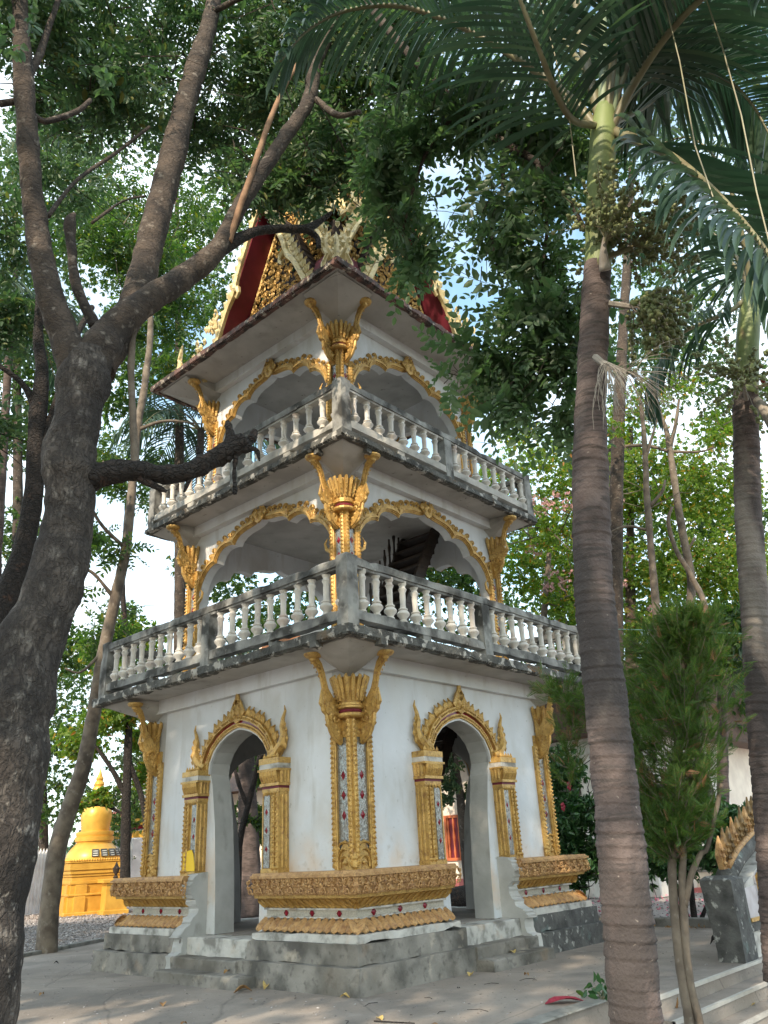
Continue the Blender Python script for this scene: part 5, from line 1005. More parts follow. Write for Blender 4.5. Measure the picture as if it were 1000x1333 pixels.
P1=tree_thing('ringed_palm','tall ringed palm with green crownshaft and fruit bunches, right foreground',(-4.783,-7.223,-0.300),cat='palm')
bigtube('trunk',[(-4.790,-7.208,-0.353,0.187),(-4.783,-7.223,0.115,0.174),(-4.776,-7.234,0.392,0.166),(-4.757,-7.271,1.000,0.171),(-4.729,-7.326,2.041,0.156),(-4.706,-7.372,3.188,0.150),(-4.661,-7.464,4.125,0.148),(-4.617,-7.558,4.828,0.134),(-4.557,-7.694,5.658,0.126),(-4.505,-7.820,6.342,0.120)],'palmtrunk',P1,40,.0125,.012,5,ring=ringf)
bigtube('crownshaft',[(-4.508,-7.812,6.283,0.123),(-4.495,-7.844,6.467,0.121),(-4.457,-7.943,7.074,0.128),(-4.421,-8.042,7.618,0.127),(-4.399,-8.103,7.945,0.121),(-4.383,-8.152,8.181,0.092)],'shaft',P1,24,.05,.004,3)
frond(P1,[(-4.420,-8.044,7.924),(-4.515,-7.932,8.277),(-4.671,-7.683,8.800),(-4.923,-7.386,9.256),(-5.228,-7.047,9.670),(-5.625,-6.642,9.945),(-6.075,-6.258,9.792),(-6.401,-6.002,9.403),(-6.640,-5.856,8.851)],.95,.75,indiv=True,npair=61,r0=.05,wid=.036,lift=.1)
frond(P1,[(-4.406,-8.084,8.007),(-4.409,-8.076,8.662),(-4.409,-8.074,9.357),(-4.299,-8.089,10.737),(-4.057,-7.872,13.119),(-3.683,-7.197,15.707)],1.1,.5,npair=64,r0=.05)
frond(P1,[(-4.390,-8.129,7.931),(-4.269,-8.343,8.548),(-4.148,-8.597,9.104),(-3.985,-8.866,9.716),(-3.703,-9.366,10.366),(-3.260,-9.983,10.566)],1.1,.5,npair=64,r0=.05)
frond(P1,[(-4.382,-8.155,7.865),(-4.397,-8.441,8.184),(-4.496,-8.863,8.387),(-4.718,-9.319,8.272),(-4.975,-9.717,7.813),(-5.259,-10.054,6.962)],1.0,.5,npair=64,r0=.045)
frond(P1,[(-4.372,-8.184,7.829),(-4.495,-8.462,7.368),(-4.631,-8.728,6.852),(-4.782,-8.963,6.250),(-4.947,-9.158,5.636),(-5.026,-9.286,5.130),(-5.112,-9.387,4.603)],1.05,.45,indiv=True,npair=58,r0=.05,wid=.036,lift=.25)
frond(P1,[(-4.379,-8.162,7.913),(-3.997,-8.384,8.589),(-3.612,-8.694,8.923),(-3.352,-8.989,8.858),(-3.121,-9.184,8.494),(-3.009,-9.271,7.862)],1.0,.5,npair=58,r0=.04)
frond(P1,[(-4.402,-8.097,7.948),(-4.141,-7.934,9.152),(-3.815,-7.396,10.899),(-3.544,-6.571,12.496),(-3.605,-5.689,13.015),(-3.657,-5.099,12.693)],.95,.5,npair=58,r0=.04)
frond(P1,[(-4.388,-8.137,7.979),(-4.510,-8.411,8.701),(-4.818,-8.804,9.321),(-5.349,-9.186,9.336),(-6.108,-9.488,8.299)],.8,.6,npair=56,r0=.045)
frond(P1,[(-4.390,-8.129,7.931),(-3.484,-8.368,8.882),(-2.772,-8.821,9.994),(-2.312,-9.207,10.477),(-1.978,-9.567,10.185)],1.0,.5,npair=56,r0=.035)
frond(P1,[(-4.413,-8.064,7.966),(-5.063,-8.041,7.597),(-5.766,-8.175,7.709),(-6.269,-8.274,8.232),(-6.623,-8.463,8.976)],.9,.45,npair=42,r0=.035)
for a in ([(-4.404,-8.090,7.952,0.061),(-4.372,-8.183,8.488,0.054),(-4.343,-8.274,9.109,0.040),(-4.303,-8.408,10.111,0.025)],[(-4.381,-8.156,7.917,0.053),(-4.342,-8.276,8.432,0.046),(-4.302,-8.411,9.018,0.031),(-4.254,-8.587,9.844,0.016)]): bigtube('spear_leaf',a,'spear',P1,10,.08,.002,3)
for a in ([(-5.113,-9.379,7.738),(-5.162,-9.392,7.131),(-5.213,-9.385,6.346),(-5.270,-9.343,5.589),(-5.323,-9.328,4.895)],[(-5.088,-7.980,9.339),(-5.069,-8.025,8.420),(-5.063,-8.042,7.499),(-5.076,-8.010,6.862)],[(-5.065,-9.072,8.311),(-5.069,-9.055,7.359),(-5.178,-9.022,6.352),(-5.170,-9.058,5.570),(-5.140,-9.214,5.106)]):
    m=MB(); m.tube(a,[.006]*len(a),5); m.build('leaf_filament','rachis',P1)
fruits(P1,(-4.591,-7.876,6.257),(-.3,-.55,.8),36,13,.72,.021,'greenfruit',spread=.75,drop=.5)
fruits(P1,(-4.518,-7.924,6.358),(.5,-.6,.35),30,13,.78,.021,'greenfruit',spread=.55,drop=.5)
fruits(P1,(-4.541,-7.865,5.864),(.6,-.75,-.2),34,20,.66,.021,'greenfruit',spread=.6,drop=1.3,stalk='drystalk')
fruits(P1,(-4.770,-7.756,5.243),(-.5,-.5,-.7),40,0,.75,.02,'greenfruit',spread=.35,drop=1.5,stalk='drystalk',name='dry_flower_stalk')
fruits(P1,(-4.765,-7.768,5.201),(.5,-.6,-.4),26,0,.7,.02,'greenfruit',spread=.5,drop=.9,stalk='drystalk',name='dry_flower_stalk')
bigtube('spathe',[(-4.624,-7.927,6.145,0.055),(-4.667,-7.954,6.249,0.041),(-4.660,-7.974,6.389,0.021),(-4.652,-7.994,6.486,0.007)],'drystalk',P1,8,.03,.002,4)
P2=tree_thing('ringed_palm','second ringed palm at the right edge with a bunch of red fruits',(0.125,-6.501,0.000),cat='palm')
bigtube('trunk',[(0.122,-6.490,-0.053,0.195),(0.193,-6.699,1.513,0.180),(0.261,-6.915,3.096,0.181),(0.311,-7.085,4.255,0.173),(0.354,-7.235,5.292,0.169),(0.394,-7.387,6.166,0.168),(0.441,-7.575,7.178,0.162)],'palmtrunk',P2,32,.018,.012,5,ring=ringf)
bigtube('crownshaft',[(0.440,-7.575,7.127,0.167),(0.482,-7.757,7.908,0.160),(0.518,-7.923,8.509,0.145),(0.539,-8.031,8.874,0.113)],'shaft',P2,20,.06,.005,3)
for c,ln in (([(0.524,-7.953,8.702),(0.264,-7.699,8.430),(-0.021,-7.382,8.252),(-0.226,-7.032,8.066),(-0.416,-6.770,7.585),(-0.471,-6.615,7.127)],.95),([(0.531,-7.991,8.782),(0.709,-7.860,9.657),(0.844,-7.544,10.408),(0.952,-7.149,10.904),(1.024,-6.675,11.100),(1.116,-6.306,10.886)],1.0),([(0.535,-8.010,8.773),(0.591,-8.319,9.731),(0.654,-8.743,10.685),(0.710,-9.299,11.235)],1.1),([(0.538,-8.023,8.739),(0.195,-8.376,8.476),(-0.061,-8.683,7.774),(-0.349,-8.786,6.754)],1.0),([(0.531,-7.991,8.782),(0.156,-8.155,9.557),(-0.241,-8.211,10.416),(-0.493,-7.978,11.014),(-0.814,-7.514,10.971)],1.0),([(0.535,-8.010,8.773),(1.579,-8.165,10.001),(2.643,-8.535,10.922),(3.673,-8.747,10.922)],1.0),([(0.530,-7.986,8.757),(1.491,-7.691,9.928),(2.408,-7.205,11.114),(3.236,-6.403,11.746),(3.550,-5.707,11.377)],1.0)): frond(P2,c,ln,.9,npair=36,r0=.04)
fruits(P2,(0.246,-7.621,6.976),(-.75,-.2,.1),26,12,1.0,.026,'greenfruit',spread=.5,drop=.4,stalk='drystalk')
fruits(P2,(0.281,-7.773,7.106),(.3,-.7,.2),16,7,.7,.032,'redfruit',spread=.6,drop=.7)
bigtube('spathe',[(0.273,-7.737,6.935,0.053),(0.194,-7.843,6.616,0.082),(0.109,-7.922,6.203,0.070)],'drystalk',P2,8,.05,.003,4)
def small_palm(label,base,crown,D,n,L,r,px=0,dirs=None,npair=22):
    t=tree_thing('background_palm',label,base,cat='palm'); c=Vector(crown)
    bigtube('trunk',[(*base,r*1.5),(base[0]*.5+c.x*.5,base[1]*.5+c.y*.5,base[2]*.5+c.z*.5,r),(c.x,c.y,c.z,r*.8)],'palmtrunk',t,16,.05,.01,4,ring=ringf)
    for i in range(n):
        a=2*math.pi*i/n+random.uniform(-.2,.2); e=random.uniform(.25,1.0); d=Vector((math.cos(a),math.sin(a),0)); pts=[c+d*L*u*(1-.25*e*u)+Vector((0,0,L*(e*u-(.55+e*.45)*u*u*1.1))) for u in (0,.25,.5,.75,1)]
        frond(t,[tuple(p) for p in pts],L*.34,.8,npair=npair,r0=.03)
    return t
small_palm('small dark palm at the left edge behind the big tree',(-4.433,3.693,0.000),(-5.322,4.034,11.894),15,10,1.9,.09)
small_palm('palm with drooping leaves glimpsed between the balconies left of the tower',(3.338,9.647,0.000),(3.210,9.734,14.768),24,12,3.4,.14,npair=30)
small_palm('ringed grey palm trunk seen through the left door',(5.680,9.775,0.000),(5.420,9.980,7.315),25.5,11,3.0,.26,npair=24)
small_palm('low bright green palm behind the feathery conifer',(8.312,-2.705,0.000),(8.701,-3.762,5.735),20,12,2.4,.12,npair=26)
simple_tree('thin_black_tree','thin black trunk just behind the left door of the tower',[[(2.004,5.670,0.378,0.102),(2.030,5.649,1.794,0.079),(2.193,5.521,2.783,0.072),(2.390,5.363,3.818,0.065),(2.524,5.252,4.720,0.047)],[(2.153,5.552,2.616,0.054),(1.945,5.715,3.309,0.045),(1.811,5.817,4.196,0.037)]],[(2.532,5.245,3.635,0.258,60),(2.269,5.460,2.275,0.178,30)],'leafC','tuft',.16,bark='blackbark')

# unseen trees added behind and left of the camera to shade the place
for i,(x,y,h,r,nb,lab) in enumerate(((-15,-5.8,10.5,3.6,1250,'shade tree left of the path, out of the picture'),(-15.5,-.5,9.0,3.6,1350,'second shade tree left of the path, out of the picture'),(-18.5,-9.5,14,4.2,1300,'tall shade tree behind the path, out of the picture'),(-13.5,6.0,9,3.4,1500,'shade tree beyond the big tree, out of the picture'),(-20,-3,14.5,4.5,1400,'farthest tall shade tree left of the path, out of the picture'))):
    t=tree_thing('shade_tree',lab,(x,y,-.4))
    bigtube('trunk',[(x,y,-.4,.3),(x+.2,y,h*.4,.22),(x,y+.2,h,.12)],'bark',t,12,.2,.02,3)
    bb=[(x+random.uniform(-1,1)*r*.6,y+random.uniform(-1,1)*r*.6,h+random.uniform(-.7,.9)*r*.8,r*.62,int(nb/5),.8) for _ in range(6)]
    foliage('crown',bb,'leafC',t,'tuft',.42)
# overhead crown between big tree and tower
# ------------------------------------------------------------------ stupa, shrine, buildings, walls
sx,sy=(5.648,18.783); S0=Matrix.Translation((sx,sy,0))@Matrix.Rotation(R_(-14),4,'Z')@Matrix.Scale(.78,4)
stp=thing('golden_stupa','golden bell-shaped stupa on a stepped square base, left background','stupa',(sx,sy,0))
for q,(a,z0,z1) in enumerate(((1.95,0,.14),(1.75,.14,.78),(1.82,.78,.86),(1.62,.86,1.25),(1.70,1.25,1.38),(1.60,1.38,1.55),(1.66,1.55,1.66),(1.74,1.66,1.82),(1.82,1.82,2.12),(1.88,2.12,2.2))):
    a*=.70; m=MB(); m.M=S0; m.bbox(-a,a,-a,a,z0,z1-.002,.03)
    if q in (1,3):
        for s in (-1,1):
            for t in (-1,1): m.bbox(s*a*.62-.24,s*a*.62+.24,t*(a+.02)-.09,t*(a+.02)+.09,z0,z1-.02,.02); m.bbox(t*(a+.02)-.09,t*(a+.02)+.09,s*a*.62-.24,s*a*.62+.24,z0,z1-.02,.02)
    m.build('base_tier','goldb',stp)
m=MB(); m.M=S0
for k in range(4):
    m.M=S0@rot(k); nubs_line(m,(-1.32,-1.32,2.22),(1.32,-1.32,2.22),.11,.06,.9,.9,1)
m.build('bead_row','goldb',stp)
m=MB(); m.M=S0; m.lathe([(1.2,2.2),(1.2,2.3),(1.15,2.5),(1.0,2.72),(.84,2.88),(.78,2.95)],40); m.build('dome','goldb',stp,30)
m=MB(); m.M=S0; m.lathe([(.78,2.93),(.80,3.0),(.86,3.02),(.88,3.2),(.80,3.22),(.84,3.3),(.84,3.42),(.74,3.44)],40); m.build('ring','goldb',stp,30)
m=MB(); m.M=S0; m.lathe([(.62,3.42),(.64,3.65),(.68,3.9),(.70,4.1),(.68,4.32),(.58,4.52),(.42,4.70),(.32,4.85),(.28,5.05)],40); m.build('bell','goldb',stp,60)
m=MB(); m.M=S0; m.lathe([(.28,5.03),(.35,5.08),(.35,5.16),(.25,5.2),(.3,5.3),(.28,5.4),(.2,5.45),(.24,5.55),(.2,5.65),(.15,5.7),(.18,5.8),(.12,5.9),(.07,6.05),(.03,6.2),(.015,6.35)],24); m.build('spire','goldb',stp,30)
for i in range(5):
    a=-1.75+.34*i; m=MB(); m.M=S0@Matrix.Rotation(a+math.pi/2,4,'Z')@Matrix.Translation((0,-1.16,2.50))@Matrix.Rotation(R_(-24),4,'X'); m.bbox(-.15,.15,-.03,.02,-.17,.17,.01); pq=m.build('plaque','plaqueg',stp)
    m=MB(); m.M=S0@Matrix.Rotation(a+math.pi/2,4,'Z')@Matrix.Translation((0,-1.194,2.50))@Matrix.Rotation(R_(-24),4,'X')
    for z in (-.12,-.02,.08): m.box(-.10,.10,-.004,0,z-.015,z+.015)
    m.build('lettering','plaquew',pq)
ox,oy=(5.571,16.988)
ot=thing('offering_table','small golden offering table in front of the stupa','table',(ox,oy,0))
m=MB(); m.M=Matrix.Translation((ox,oy,0))@Matrix.Rotation(R_(-14),4,'Z'); m.bbox(-.5,.5,-.4,.4,.98,1.1,.02); m.build('table_top','goldb',ot)
m=MB(); m.M=Matrix.Translation((ox,oy,0))@Matrix.Rotation(R_(-14),4,'Z'); m.bbox(-.36,.36,-.3,.3,0,.98,.02); m.bbox(-.42,.42,-.36,.36,.0,.14,.02); m.build('table_body','goldb',ot)
m=MB(); m.lathe([(.07,1.1),(.09,1.14),(.03,1.2),(.10,1.32),(.12,1.42),(.06,1.5),(.015,1.62)],12,(ox,oy,0)); m.build('small_lamp_vase','blackbark',ot,30)
wx,wy=(12.018,25.476)
ws=thing('white_stupa','white domed stupa with gold and red bands, partly hidden behind trees at the left','stupa',(wx,wy,0))
m=MB(); m.bbox(-1.9,1.9,-1.9,1.9,0,2.6,.05); m.M=Matrix.Identity(4); m.v=[(x+wx,y+wy,z) for x,y,z in m.v]; m.build('base','whitepaint',ws)
for z0,c,r in ((2.6,'goldb',2.0),(3.0,'redgem',1.8),(3.15,'goldb',1.9),(3.5,'pink',1.7)):
    m=MB(); m.lathe([(r,z0),(r,z0+.3)],24,(wx,wy,0)); m.build('band',c,ws)
m=MB(); m.lathe([(1.6,3.7),(1.75,4.1),(1.7,4.8),(1.4,5.5),(.9,6.1),(.5,6.5),(.4,6.8)],30,(wx,wy,0)); m.build('dome','whitepaint',ws,60)
m=MB(); m.lathe([(.5,6.8),(.5,7.0),(.3,7.2),(.2,8.2),(.03,9.6)],16,(wx,wy,0)); m.build('spire','goldb',ws,30)
m=MB(); m.lathe([(.52,6.7),(.55,6.95)],16,(wx,wy,0)); m.build('red_ring','redgem',ws)
# leaf-topped fence pickets
fc=thing('picket_fence','pale pointed picket fence in front of the trees at far left','fence',(*(4.542,20.479),0))
a=Vector((*(2.546,20.284),0)); b=Vector((*(6.608,22.802),0)); n=24
for i in range(n):
    p=a.lerp(b,i/(n-1)); m=MB(); m.M=Matrix.Translation(p)@Matrix.Rotation(-.8,4,'Z'); m.prism([(-.12,0),(.12,0),(.12,1.75),(.10,1.95),(0,2.25),(-.10,1.95),(-.12,1.75)],-.03,.03); m.build('picket','whitepaint',fc)
m=MB(); m.tube([a+Vector((0,.05,.5)),b+Vector((0,.05,.5))],[.05,.05],4); m.tube([a+Vector((0,.05,1.5)),b+Vector((0,.05,1.5))],[.05,.05],4); m.build('fence_rail','whitepaint',fc)
bw=thing('boundary_wall','long pale boundary wall with a dull green top sheet behind the yard','wall',(14,34,0))
m=MB(); 
pa=Vector((-12,42,0)); pb=Vector((24,24,0)); dd=(pb-pa).normalized(); nn=Vector((-dd.y,dd.x,0))
m.rings([[tuple(e+nn*u+Vector((0,0,z))) for u,z in ((0,-.2),(0,1.7),(.2,1.7),(.2,-.2))] for e in (pa,pb)]); m.build('wall','pinkwall',bw)
m=MB(); m.rings([[tuple(e+nn*u+Vector((0,0,z))) for u,z in ((.05,1.7),(.05,2.5),(.1,2.5),(.1,1.7))] for e in (pa,pb)]); m.build('green_sheet','greenmetal',bw)
# temple building with orange shutters, right beyond the door
X0=15.5; bd=thing('temple_hall','cream-walled hall with orange slatted windows and pink base, seen through the right door','building',(X0+4,12,0))
m=MB(); m.box(X0,X0+8,1,26,0,4.6); m.build('wall','pinkwall',bd); m=MB(); m.box(X0-.06,X0-.001,1,26,0,.45); m.build('plinth_stripe','pink',bd)
m=MB(); m.M=Matrix.Identity(4); m.add([(X0-1,0,4.5),(X0-1,27,4.5),(X0+4,27,8),(X0+4,0,8),(X0+9,0,4.5),(X0+9,27,4.5)],[(0,3,2,1),(3,4,5,2),(0,1,5,4),(0,4,3),(1,2,5)]); m.build('roof','brownroof',bd)
wc=(15.500,9.695,1.871)
for j in range(-2,6):
    cy,cz=wc[1]+j*3.2-.2,wc[2]
    if cy<1.8 or cy>25: continue
    m=MB(); 
    for a in (-.75,.75): m.box(X0-.07,X0-.0,cy+a-.05,cy+a+.05,cz-.75,cz+.75)
    for a in (-.75,.75): m.box(X0-.072,X0-.0,cy-.8,cy+.8,cz+a-.05,cz+a+.05)
    w=m.build('window','orange',bd)
    m=MB(); m.box(X0-.01,X0-.002,cy-.75,cy+.75,cz-.75,cz+.75); m.build('window_back','red',w)
    for i in range(6):
        yy=cy-.62+i*.25; m=MB(); m.M=Matrix.Translation((X0-.035,yy,cz-.7)); m.lathe([(.03,0),(.05,.2),(.03,.4),(.06,.7),(.03,1.0),(.05,1.2),(.03,1.4)],8); m.build('window_spindle','orange',w)
lg=thing('fallen_log','thick dark log lying on the ground beyond the right door','log',(8.788,4.473,0.000))
a=Vector((7.972,4.699,0.000)); b=Vector((9.628,4.180,0.000)); m=MB(); m.tube([a+Vector((0,0,.25)),a.lerp(b,.5)+Vector((0,0,.28)),b+Vector((0,0,.26))],[.26,.28,.24],12); m.build('log_body','blackbark',lg)
# timber house, dark, far right behind bushes
hx,hy=(12.993,3.595); hs=thing('brown_house','brown wooden house front with dark window behind the bushes, right of the tower','house',(hx,hy,0))
m=MB(); m.M=Matrix.Translation((hx,hy,0)); m.box(-.5,6,-3,3,0,4.8); m.build('wall','balust',hs)
m=MB(); m.M=Matrix.Translation((hx,hy,0)); m.add([(-1.2,-3.8,4.4),(-1.2,3.8,4.4),(-1.2,0,6.8),(7,-3.8,4.4),(7,3.8,4.4),(7,0,6.8)],[(0,2,1),(3,4,5),(0,3,5,2),(2,5,4,1),(0,1,4,3)]); m.build('roof','brownroof',hs)
m=MB(); m.M=Matrix.Translation((hx,hy,0))
for y in (-2,-.6,.8,2.2): m.box(-.54,-.501,y-.4,y+.4,2.3,3.6)
m.build('window','darkwood',hs)
# low planter wall with pink stripe and block seat, far right
lw=thing('low_wall','low pale wall with a pink stripe and grey blocks, beyond the right kerb','wall',(15.2,1,0))
m=MB(); m.box(15,15.3,-12,7,-.1,.5); m.build('wall','pinkwall',lw); m=MB(); m.box(14.6,14.98,-12,7,-.1,.10); m.build('stripe','pink',lw)
for i in range(10):
    m=MB(); m.bbox(14.95,15.4,-9+i*1.4,-9+i*1.4+1.36,.501,.95 if i%3 else 1.15,.02); m.build('stone_block','kerb',lw)
# lamp pole
lp=thing('lean_pole','thin dark double pole in a small green foot, leaning beside the reddish trunk','pole',(5.516,-3.792,0.000))
m=MB(); b=Vector((5.516,-3.792,0.000)); t=Vector((5.623,-3.791,1.060)); m.tube([b,t],[.015,.015],6); m.tube([b+Vector((.05,-.05,0)),t+Vector((.07,-.07,0))],[.015,.015],6); m.build('pole','blackbark',lp)
m=MB(); m.M=Matrix.Translation((b.x,b.y,0)); m.lathe([(.16,0),(.16,.1),(.10,.12),(.10,.22)],14); m.build('pole_foot','greenmetal',lp,30)
# standing pipe in the left doorway background
m=MB(); b=Vector((3.088,6.083,0.000)); m.tube([b,b+Vector((0,0,.62))],[.025,.025],8); tag(m.build('standing_pipe','marble'),'thin grey pipe standing upright beyond the left door','pipe')

# stair balustrade of the neighbouring building, right edge
nb=thing('stair_balustrade','stone and marble stair wall with gilded naga scales at the right edge','balustrade',(1.3,-5.6,0))
m=MB(); m.add([(1.06,-5.76,0),(1.44,-5.76,0),(1.44,-5.42,0),(1.06,-5.42,0),(1.0,-5.80,.95),(1.42,-5.80,.95),(1.42,-5.38,.95),(1.0,-5.38,.95),(1.06,-5.74,.99),(1.38,-5.74,.99),(1.38,-5.44,.99),(1.06,-5.44,.99)],[(3,2,1,0),(8,9,10,11)]+[(4*k+i,4*k+(i+1)%4,4*k+4+(i+1)%4,4*k+4+i) for k in range(2) for i in range(4)]); roughen(m.build('stone_post','darkstone',nb),.06,.004)
m=MB(); m.prism([(1.445,-.5),(4.6,-.5),(4.6,1.75),(1.445,.80)],5.46,5.72); bw_=m.build('wall_core','dirtywhite',nb)
for i in range(5):
    for j in range(6):
        x=1.56+i*.45; z=.42+j*.42; top=.78+(x-1.44)*.30
        if z+.05>top: continue
        zt=min(z+.41,top); zt2=min(z+.41,top+.13)
        m=MB(); m.prism([(x,z),(x+.44,z),(x+.44,zt2),(x,zt)],5.72,5.735); m.build('marble_tile','marble',nb)
m=MB(); m.prism([(1.44,.0),(1.56,.0),(1.56,.84),(1.44,.80)],5.72,5.745); m.prism([(1.56,.30),(4.6,.30),(4.6,.41),(1.56,.41)],5.72,5.74); m.build('stone_border','darkstone',nb)
m=MB(); m.prism([(2.06,.46),(2.16,.46),(2.16,.98),(2.06,.95)],5.735,5.76); m.prism([(1.56,.415),(4.6,.415),(4.6,.46),(1.56,.46)],5.735,5.76); m.prism([(2.06,.90),(3.4,1.22),(3.4,1.30),(2.06,.98)],5.76,5.775); nubs_line(m,(2.11,-5.765,.5),(2.11,-5.765,.95),.06,.03); m.build('gold_frame','gold',nb)
m=MB(); pts=[]
for t in np.linspace(0,1,14): x=1.36+t*3.2; pts.append((x,-5.6,1.00+ (x-1.36)*.28+.035*(x-1.36)**2+ .03*math.sin(t*9)-.04*math.exp(-(t/.08)**2)))
m.tube([(1.62,-5.62,.84),(1.52,-5.62,.86),(1.44,-5.62,.93)]+pts,[.06,.10,.12]+[.13]*14,10); m.build('naga_body','darkstone',nb,True)
m=MB(); m.tube([(x,y-.06,z+.12) for x,y,z in pts],[.04]*14,6); m.build('gilt_edge','ochre',nb,True)
for i in range(14):
    x=1.34+i*.20; z=1.12+(x-1.36)*.28+.035*(x-1.36)**2; m=MB()
    m.tube([(x,-5.6,z-.05),(x-.03,-5.6,z+.12),(x-.0,-5.6,z+.25),(x+.03,-5.6,z+.36+.06*(i%2))],[.06,.07,.045,.01],6)
    for q in range(3): m.nub((x-.05,-5.66,z+.02+q*.08),.045,.8,.8,1)
    m.build('naga_fin','oldgilt' if i%3 else 'ochre',nb)

n=5000; T=np.stack([RNG.uniform(-9,5,n),RNG.uniform(-5.4,7,n),np.full(n,.003)],1); T=T[(np.abs(T[:,0])>2.96)|(np.abs(T[:,1])>2.96)]; R=rotmats(len(T)); R[:,2,:]*=.4
mass('terrace_grit',ov,of,R*(RNG.uniform(.15,1,len(T))**3*.022+.003)[:,None,None],T,'stone',None)
n=900; a_=RNG.uniform(0,1,n); T=np.stack([5.2+RNG.normal(size=n)*.12,-5.5+a_*10,np.full(n,.01)],1); tv,tf=leaf_tmpl(1,.7); mass('litter_by_kerb',tv,tf,rotmats(n)*RNG.uniform(.03,.07,n)[:,None,None],T,'dryleaf',None)
# ------------------------------------------------------------------ fallen leaves and small plants
def leafthing(name,label,px,pos,size,mat,rz,curl=.35,group=None,cat='leaf'):
    m=MB(); m.M=Matrix.Translation(pos)@Matrix.Rotation(rz,4,'Z'); n=6
    V=[];F=[]
    for i in range(n+1):
        t=i/n; w=math.sin(math.pi*min(.97,max(.03,t**.85)))*.30; z=curl*(.5-.5*math.cos(2*math.pi*t*.9))*.35+.01; s=.12*math.sin(7*t+rz)
        V+=[(t-.5,-w,z+curl*w*1.1),(t-.5,s*.3,z),(t-.5,w,z+curl*w*.9+.03*math.sin(9*t))]
    V=[(x*size,y*size,z*size) for x,y,z in V]
    for i in range(n): F+=[(3*i,3*i+1,3*i+4,3*i+3),(3*i+1,3*i+2,3*i+5,3*i+4)]
    m.add(V,F); return tag(m.build(name,mat),label,cat,group)
leafthing('fallen_leaf','crimson leaf or bract lying by the planter edge at the lower right',0,(-2.220,-5.122,0.000),.40,'crimson',-.75,.22)
leafthing('fallen_leaf','dark brown oval leaf alone on the terrace, lower left',0,(-4.267,-1.099,0.000),.13,'dryleaf',1,.5)
leafthing('fallen_leaf','curled tan leaf in front of the left steps',0,(-3.248,-1.253,0.000),.22,'dryleaf',-.6,.6)
leafthing('fallen_leaf','pale and brown folded leaf beside the curled tan leaf, before the base',0,(-2.911,-1.325,0.000),.2,'yellowleaf',.4,.8)
leafthing('fallen_leaf','yellow-brown leaf right below the near base corner',0,(-2.974,-2.739,0.000),.12,'yellowleaf',2,.6)
leafthing('fallen_leaf','orange-brown leaf on the second left step',0,(-2.984,-0.594,0.140),.13,'dryleaf',.2,.6)
leafthing('fallen_leaf','yellow leaf at the bottom centre edge of the picture',0,(-3.710,-3.955,0.000),.12,'yellowleaf',1.2,.4)
leafthing('fallen_leaf','pale leaf on the upper right door step',0,(-0.002,-3.019,0.140),.14,'yellowleaf',.9,.4)
leafthing('fallen_leaf','pale leaf at the foot of the right door steps',0,(-1.069,-3.081,0.000),.15,'yellowleaf',.4,.5)
leafthing('fallen_leaf','pair of pale yellow leaves on the first stair step, larger one',0,(0.489,-5.719,-0.150),.14,'yellowleaf',.6,.6)
leafthing('fallen_leaf','pale leaf on the lowest stair step at the right',0,(0.219,-6.067,-0.300),.13,'yellowleaf',.1,.3)
leafthing('fallen_leaf','black curled leaf on the terrace near the stone post',0,(2.774,-4.709,0.000),.16,'blackbark',2.3,1.2)
leafthing('fallen_leaf','cluster of dry pinkish leaves on the step beside the near palm',0,(-1.120,-5.746,-0.150),.2,'dryleaf',.9,.8)
for i in range(70):
    x=random.uniform(-9,5); y=random.uniform(-5.3,6)
    if abs(x)<3.3 and abs(y)<3.3: continue
    leafthing('fallen_leaf','small dry leaf lying on the concrete terrace',0,(x,y,.002),random.uniform(.05,.10),random.choice(['dryleaf','yellowleaf','dryleaf','blackbark']),random.uniform(0,6),random.uniform(.2,.9),'small dry leaves on the terrace')
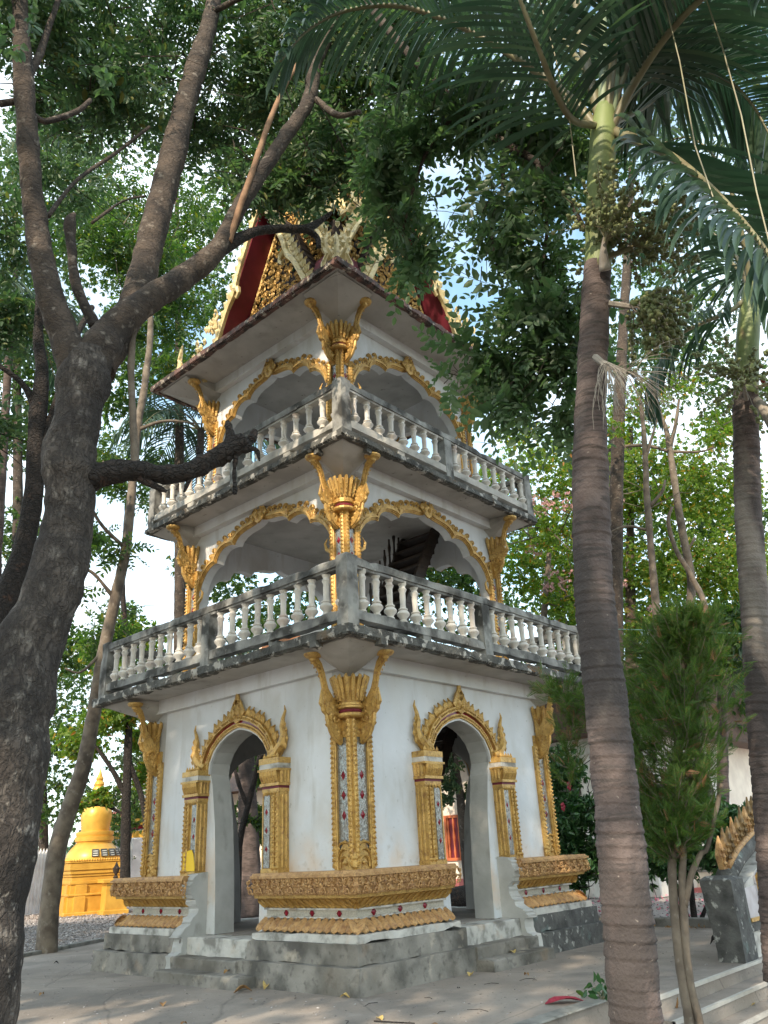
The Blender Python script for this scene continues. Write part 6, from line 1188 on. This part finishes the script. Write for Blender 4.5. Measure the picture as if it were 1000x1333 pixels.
for i in range(40):
    leafthing('fallen_leaf','dry leaf caught along the right kerb',0,(5.2+random.uniform(-.12,.06),random.uniform(-5.5,2),.004),random.uniform(.08,.14),random.choice(['dryleaf','yellowleaf']),random.uniform(0,6),.7,'dry leaves along the right kerb')
for i in range(16):
    x=random.uniform(-7,3); y=random.uniform(-5,-3.2); a=random.uniform(0,3); l=random.uniform(.1,.28)
    m=MB(); m.tube([(x,y,.008),(x+math.cos(a)*l*.5,y+math.sin(a)*l*.5,.014),(x+math.cos(a+.3)*l,y+math.sin(a+.3)*l,.008)],[.003,.003,.002],5); tag(m.build('fallen_twig','blackbark'),'thin dark twig lying on the concrete terrace','twig','twigs on the terrace')
m=MB(); a=(-3.845,-4.010,0.000); b=(-3.746,-4.437,0.000); m.tube([(a[0],a[1],.012),(b[0],b[1],.012)],[.007,.005],6); tag(m.build('fallen_stick','blackbark'),'dark straight stick at the bottom centre edge','stick')
def sprout(label,pos,n,s):
    t=thing('small_plant',label,'plant',pos); rr=random.Random(n)
    m=MB(); 
    for i in range(5):
        a=i*1.3; m.tube([pos,(pos[0]+math.cos(a)*s*.3,pos[1]+math.sin(a)*s*.3,pos[2]+s*.5)],[.006,.004],5)
    m.build('stems','rachis',t)
    tv,tf=leaf_tmpl(1,.6); T=np.array([[pos[0]+rr.gauss(0,s*.4),pos[1]+rr.gauss(0,s*.4),pos[2]+rr.uniform(.15,.7)*s] for _ in range(n)]); mass('leaves',tv,tf,rotmats(n,(0,0,.2))*s*.42,T,'leafD',t)
sprout('small green weed growing at the planter edge beside the near palm',(-1.947,-5.404,0.000),26,.26)
sprout('small green sprout by the thin conifer stems on the steps',(0.151,-5.493,-0.150),16,.18)
m=MB(); m.add([(-6.5,-5.66,-.30),(-1.62,-5.66,-.30),(-1.62,-9,-.30),(-6.5,-9,-.30)],[(0,3,2,1)]); struct(m,'planting_bed','soil')
w=MB(); w.tube([(2.162,-3.671,4.905),(3.971,-3.986,5.104),(7.065,-5.242,5.241)],[.012,.012,.012],5); tag(w.build('overhead_wire','greenmetal'),'thin pale wire stretched behind the feathery conifer','wire')
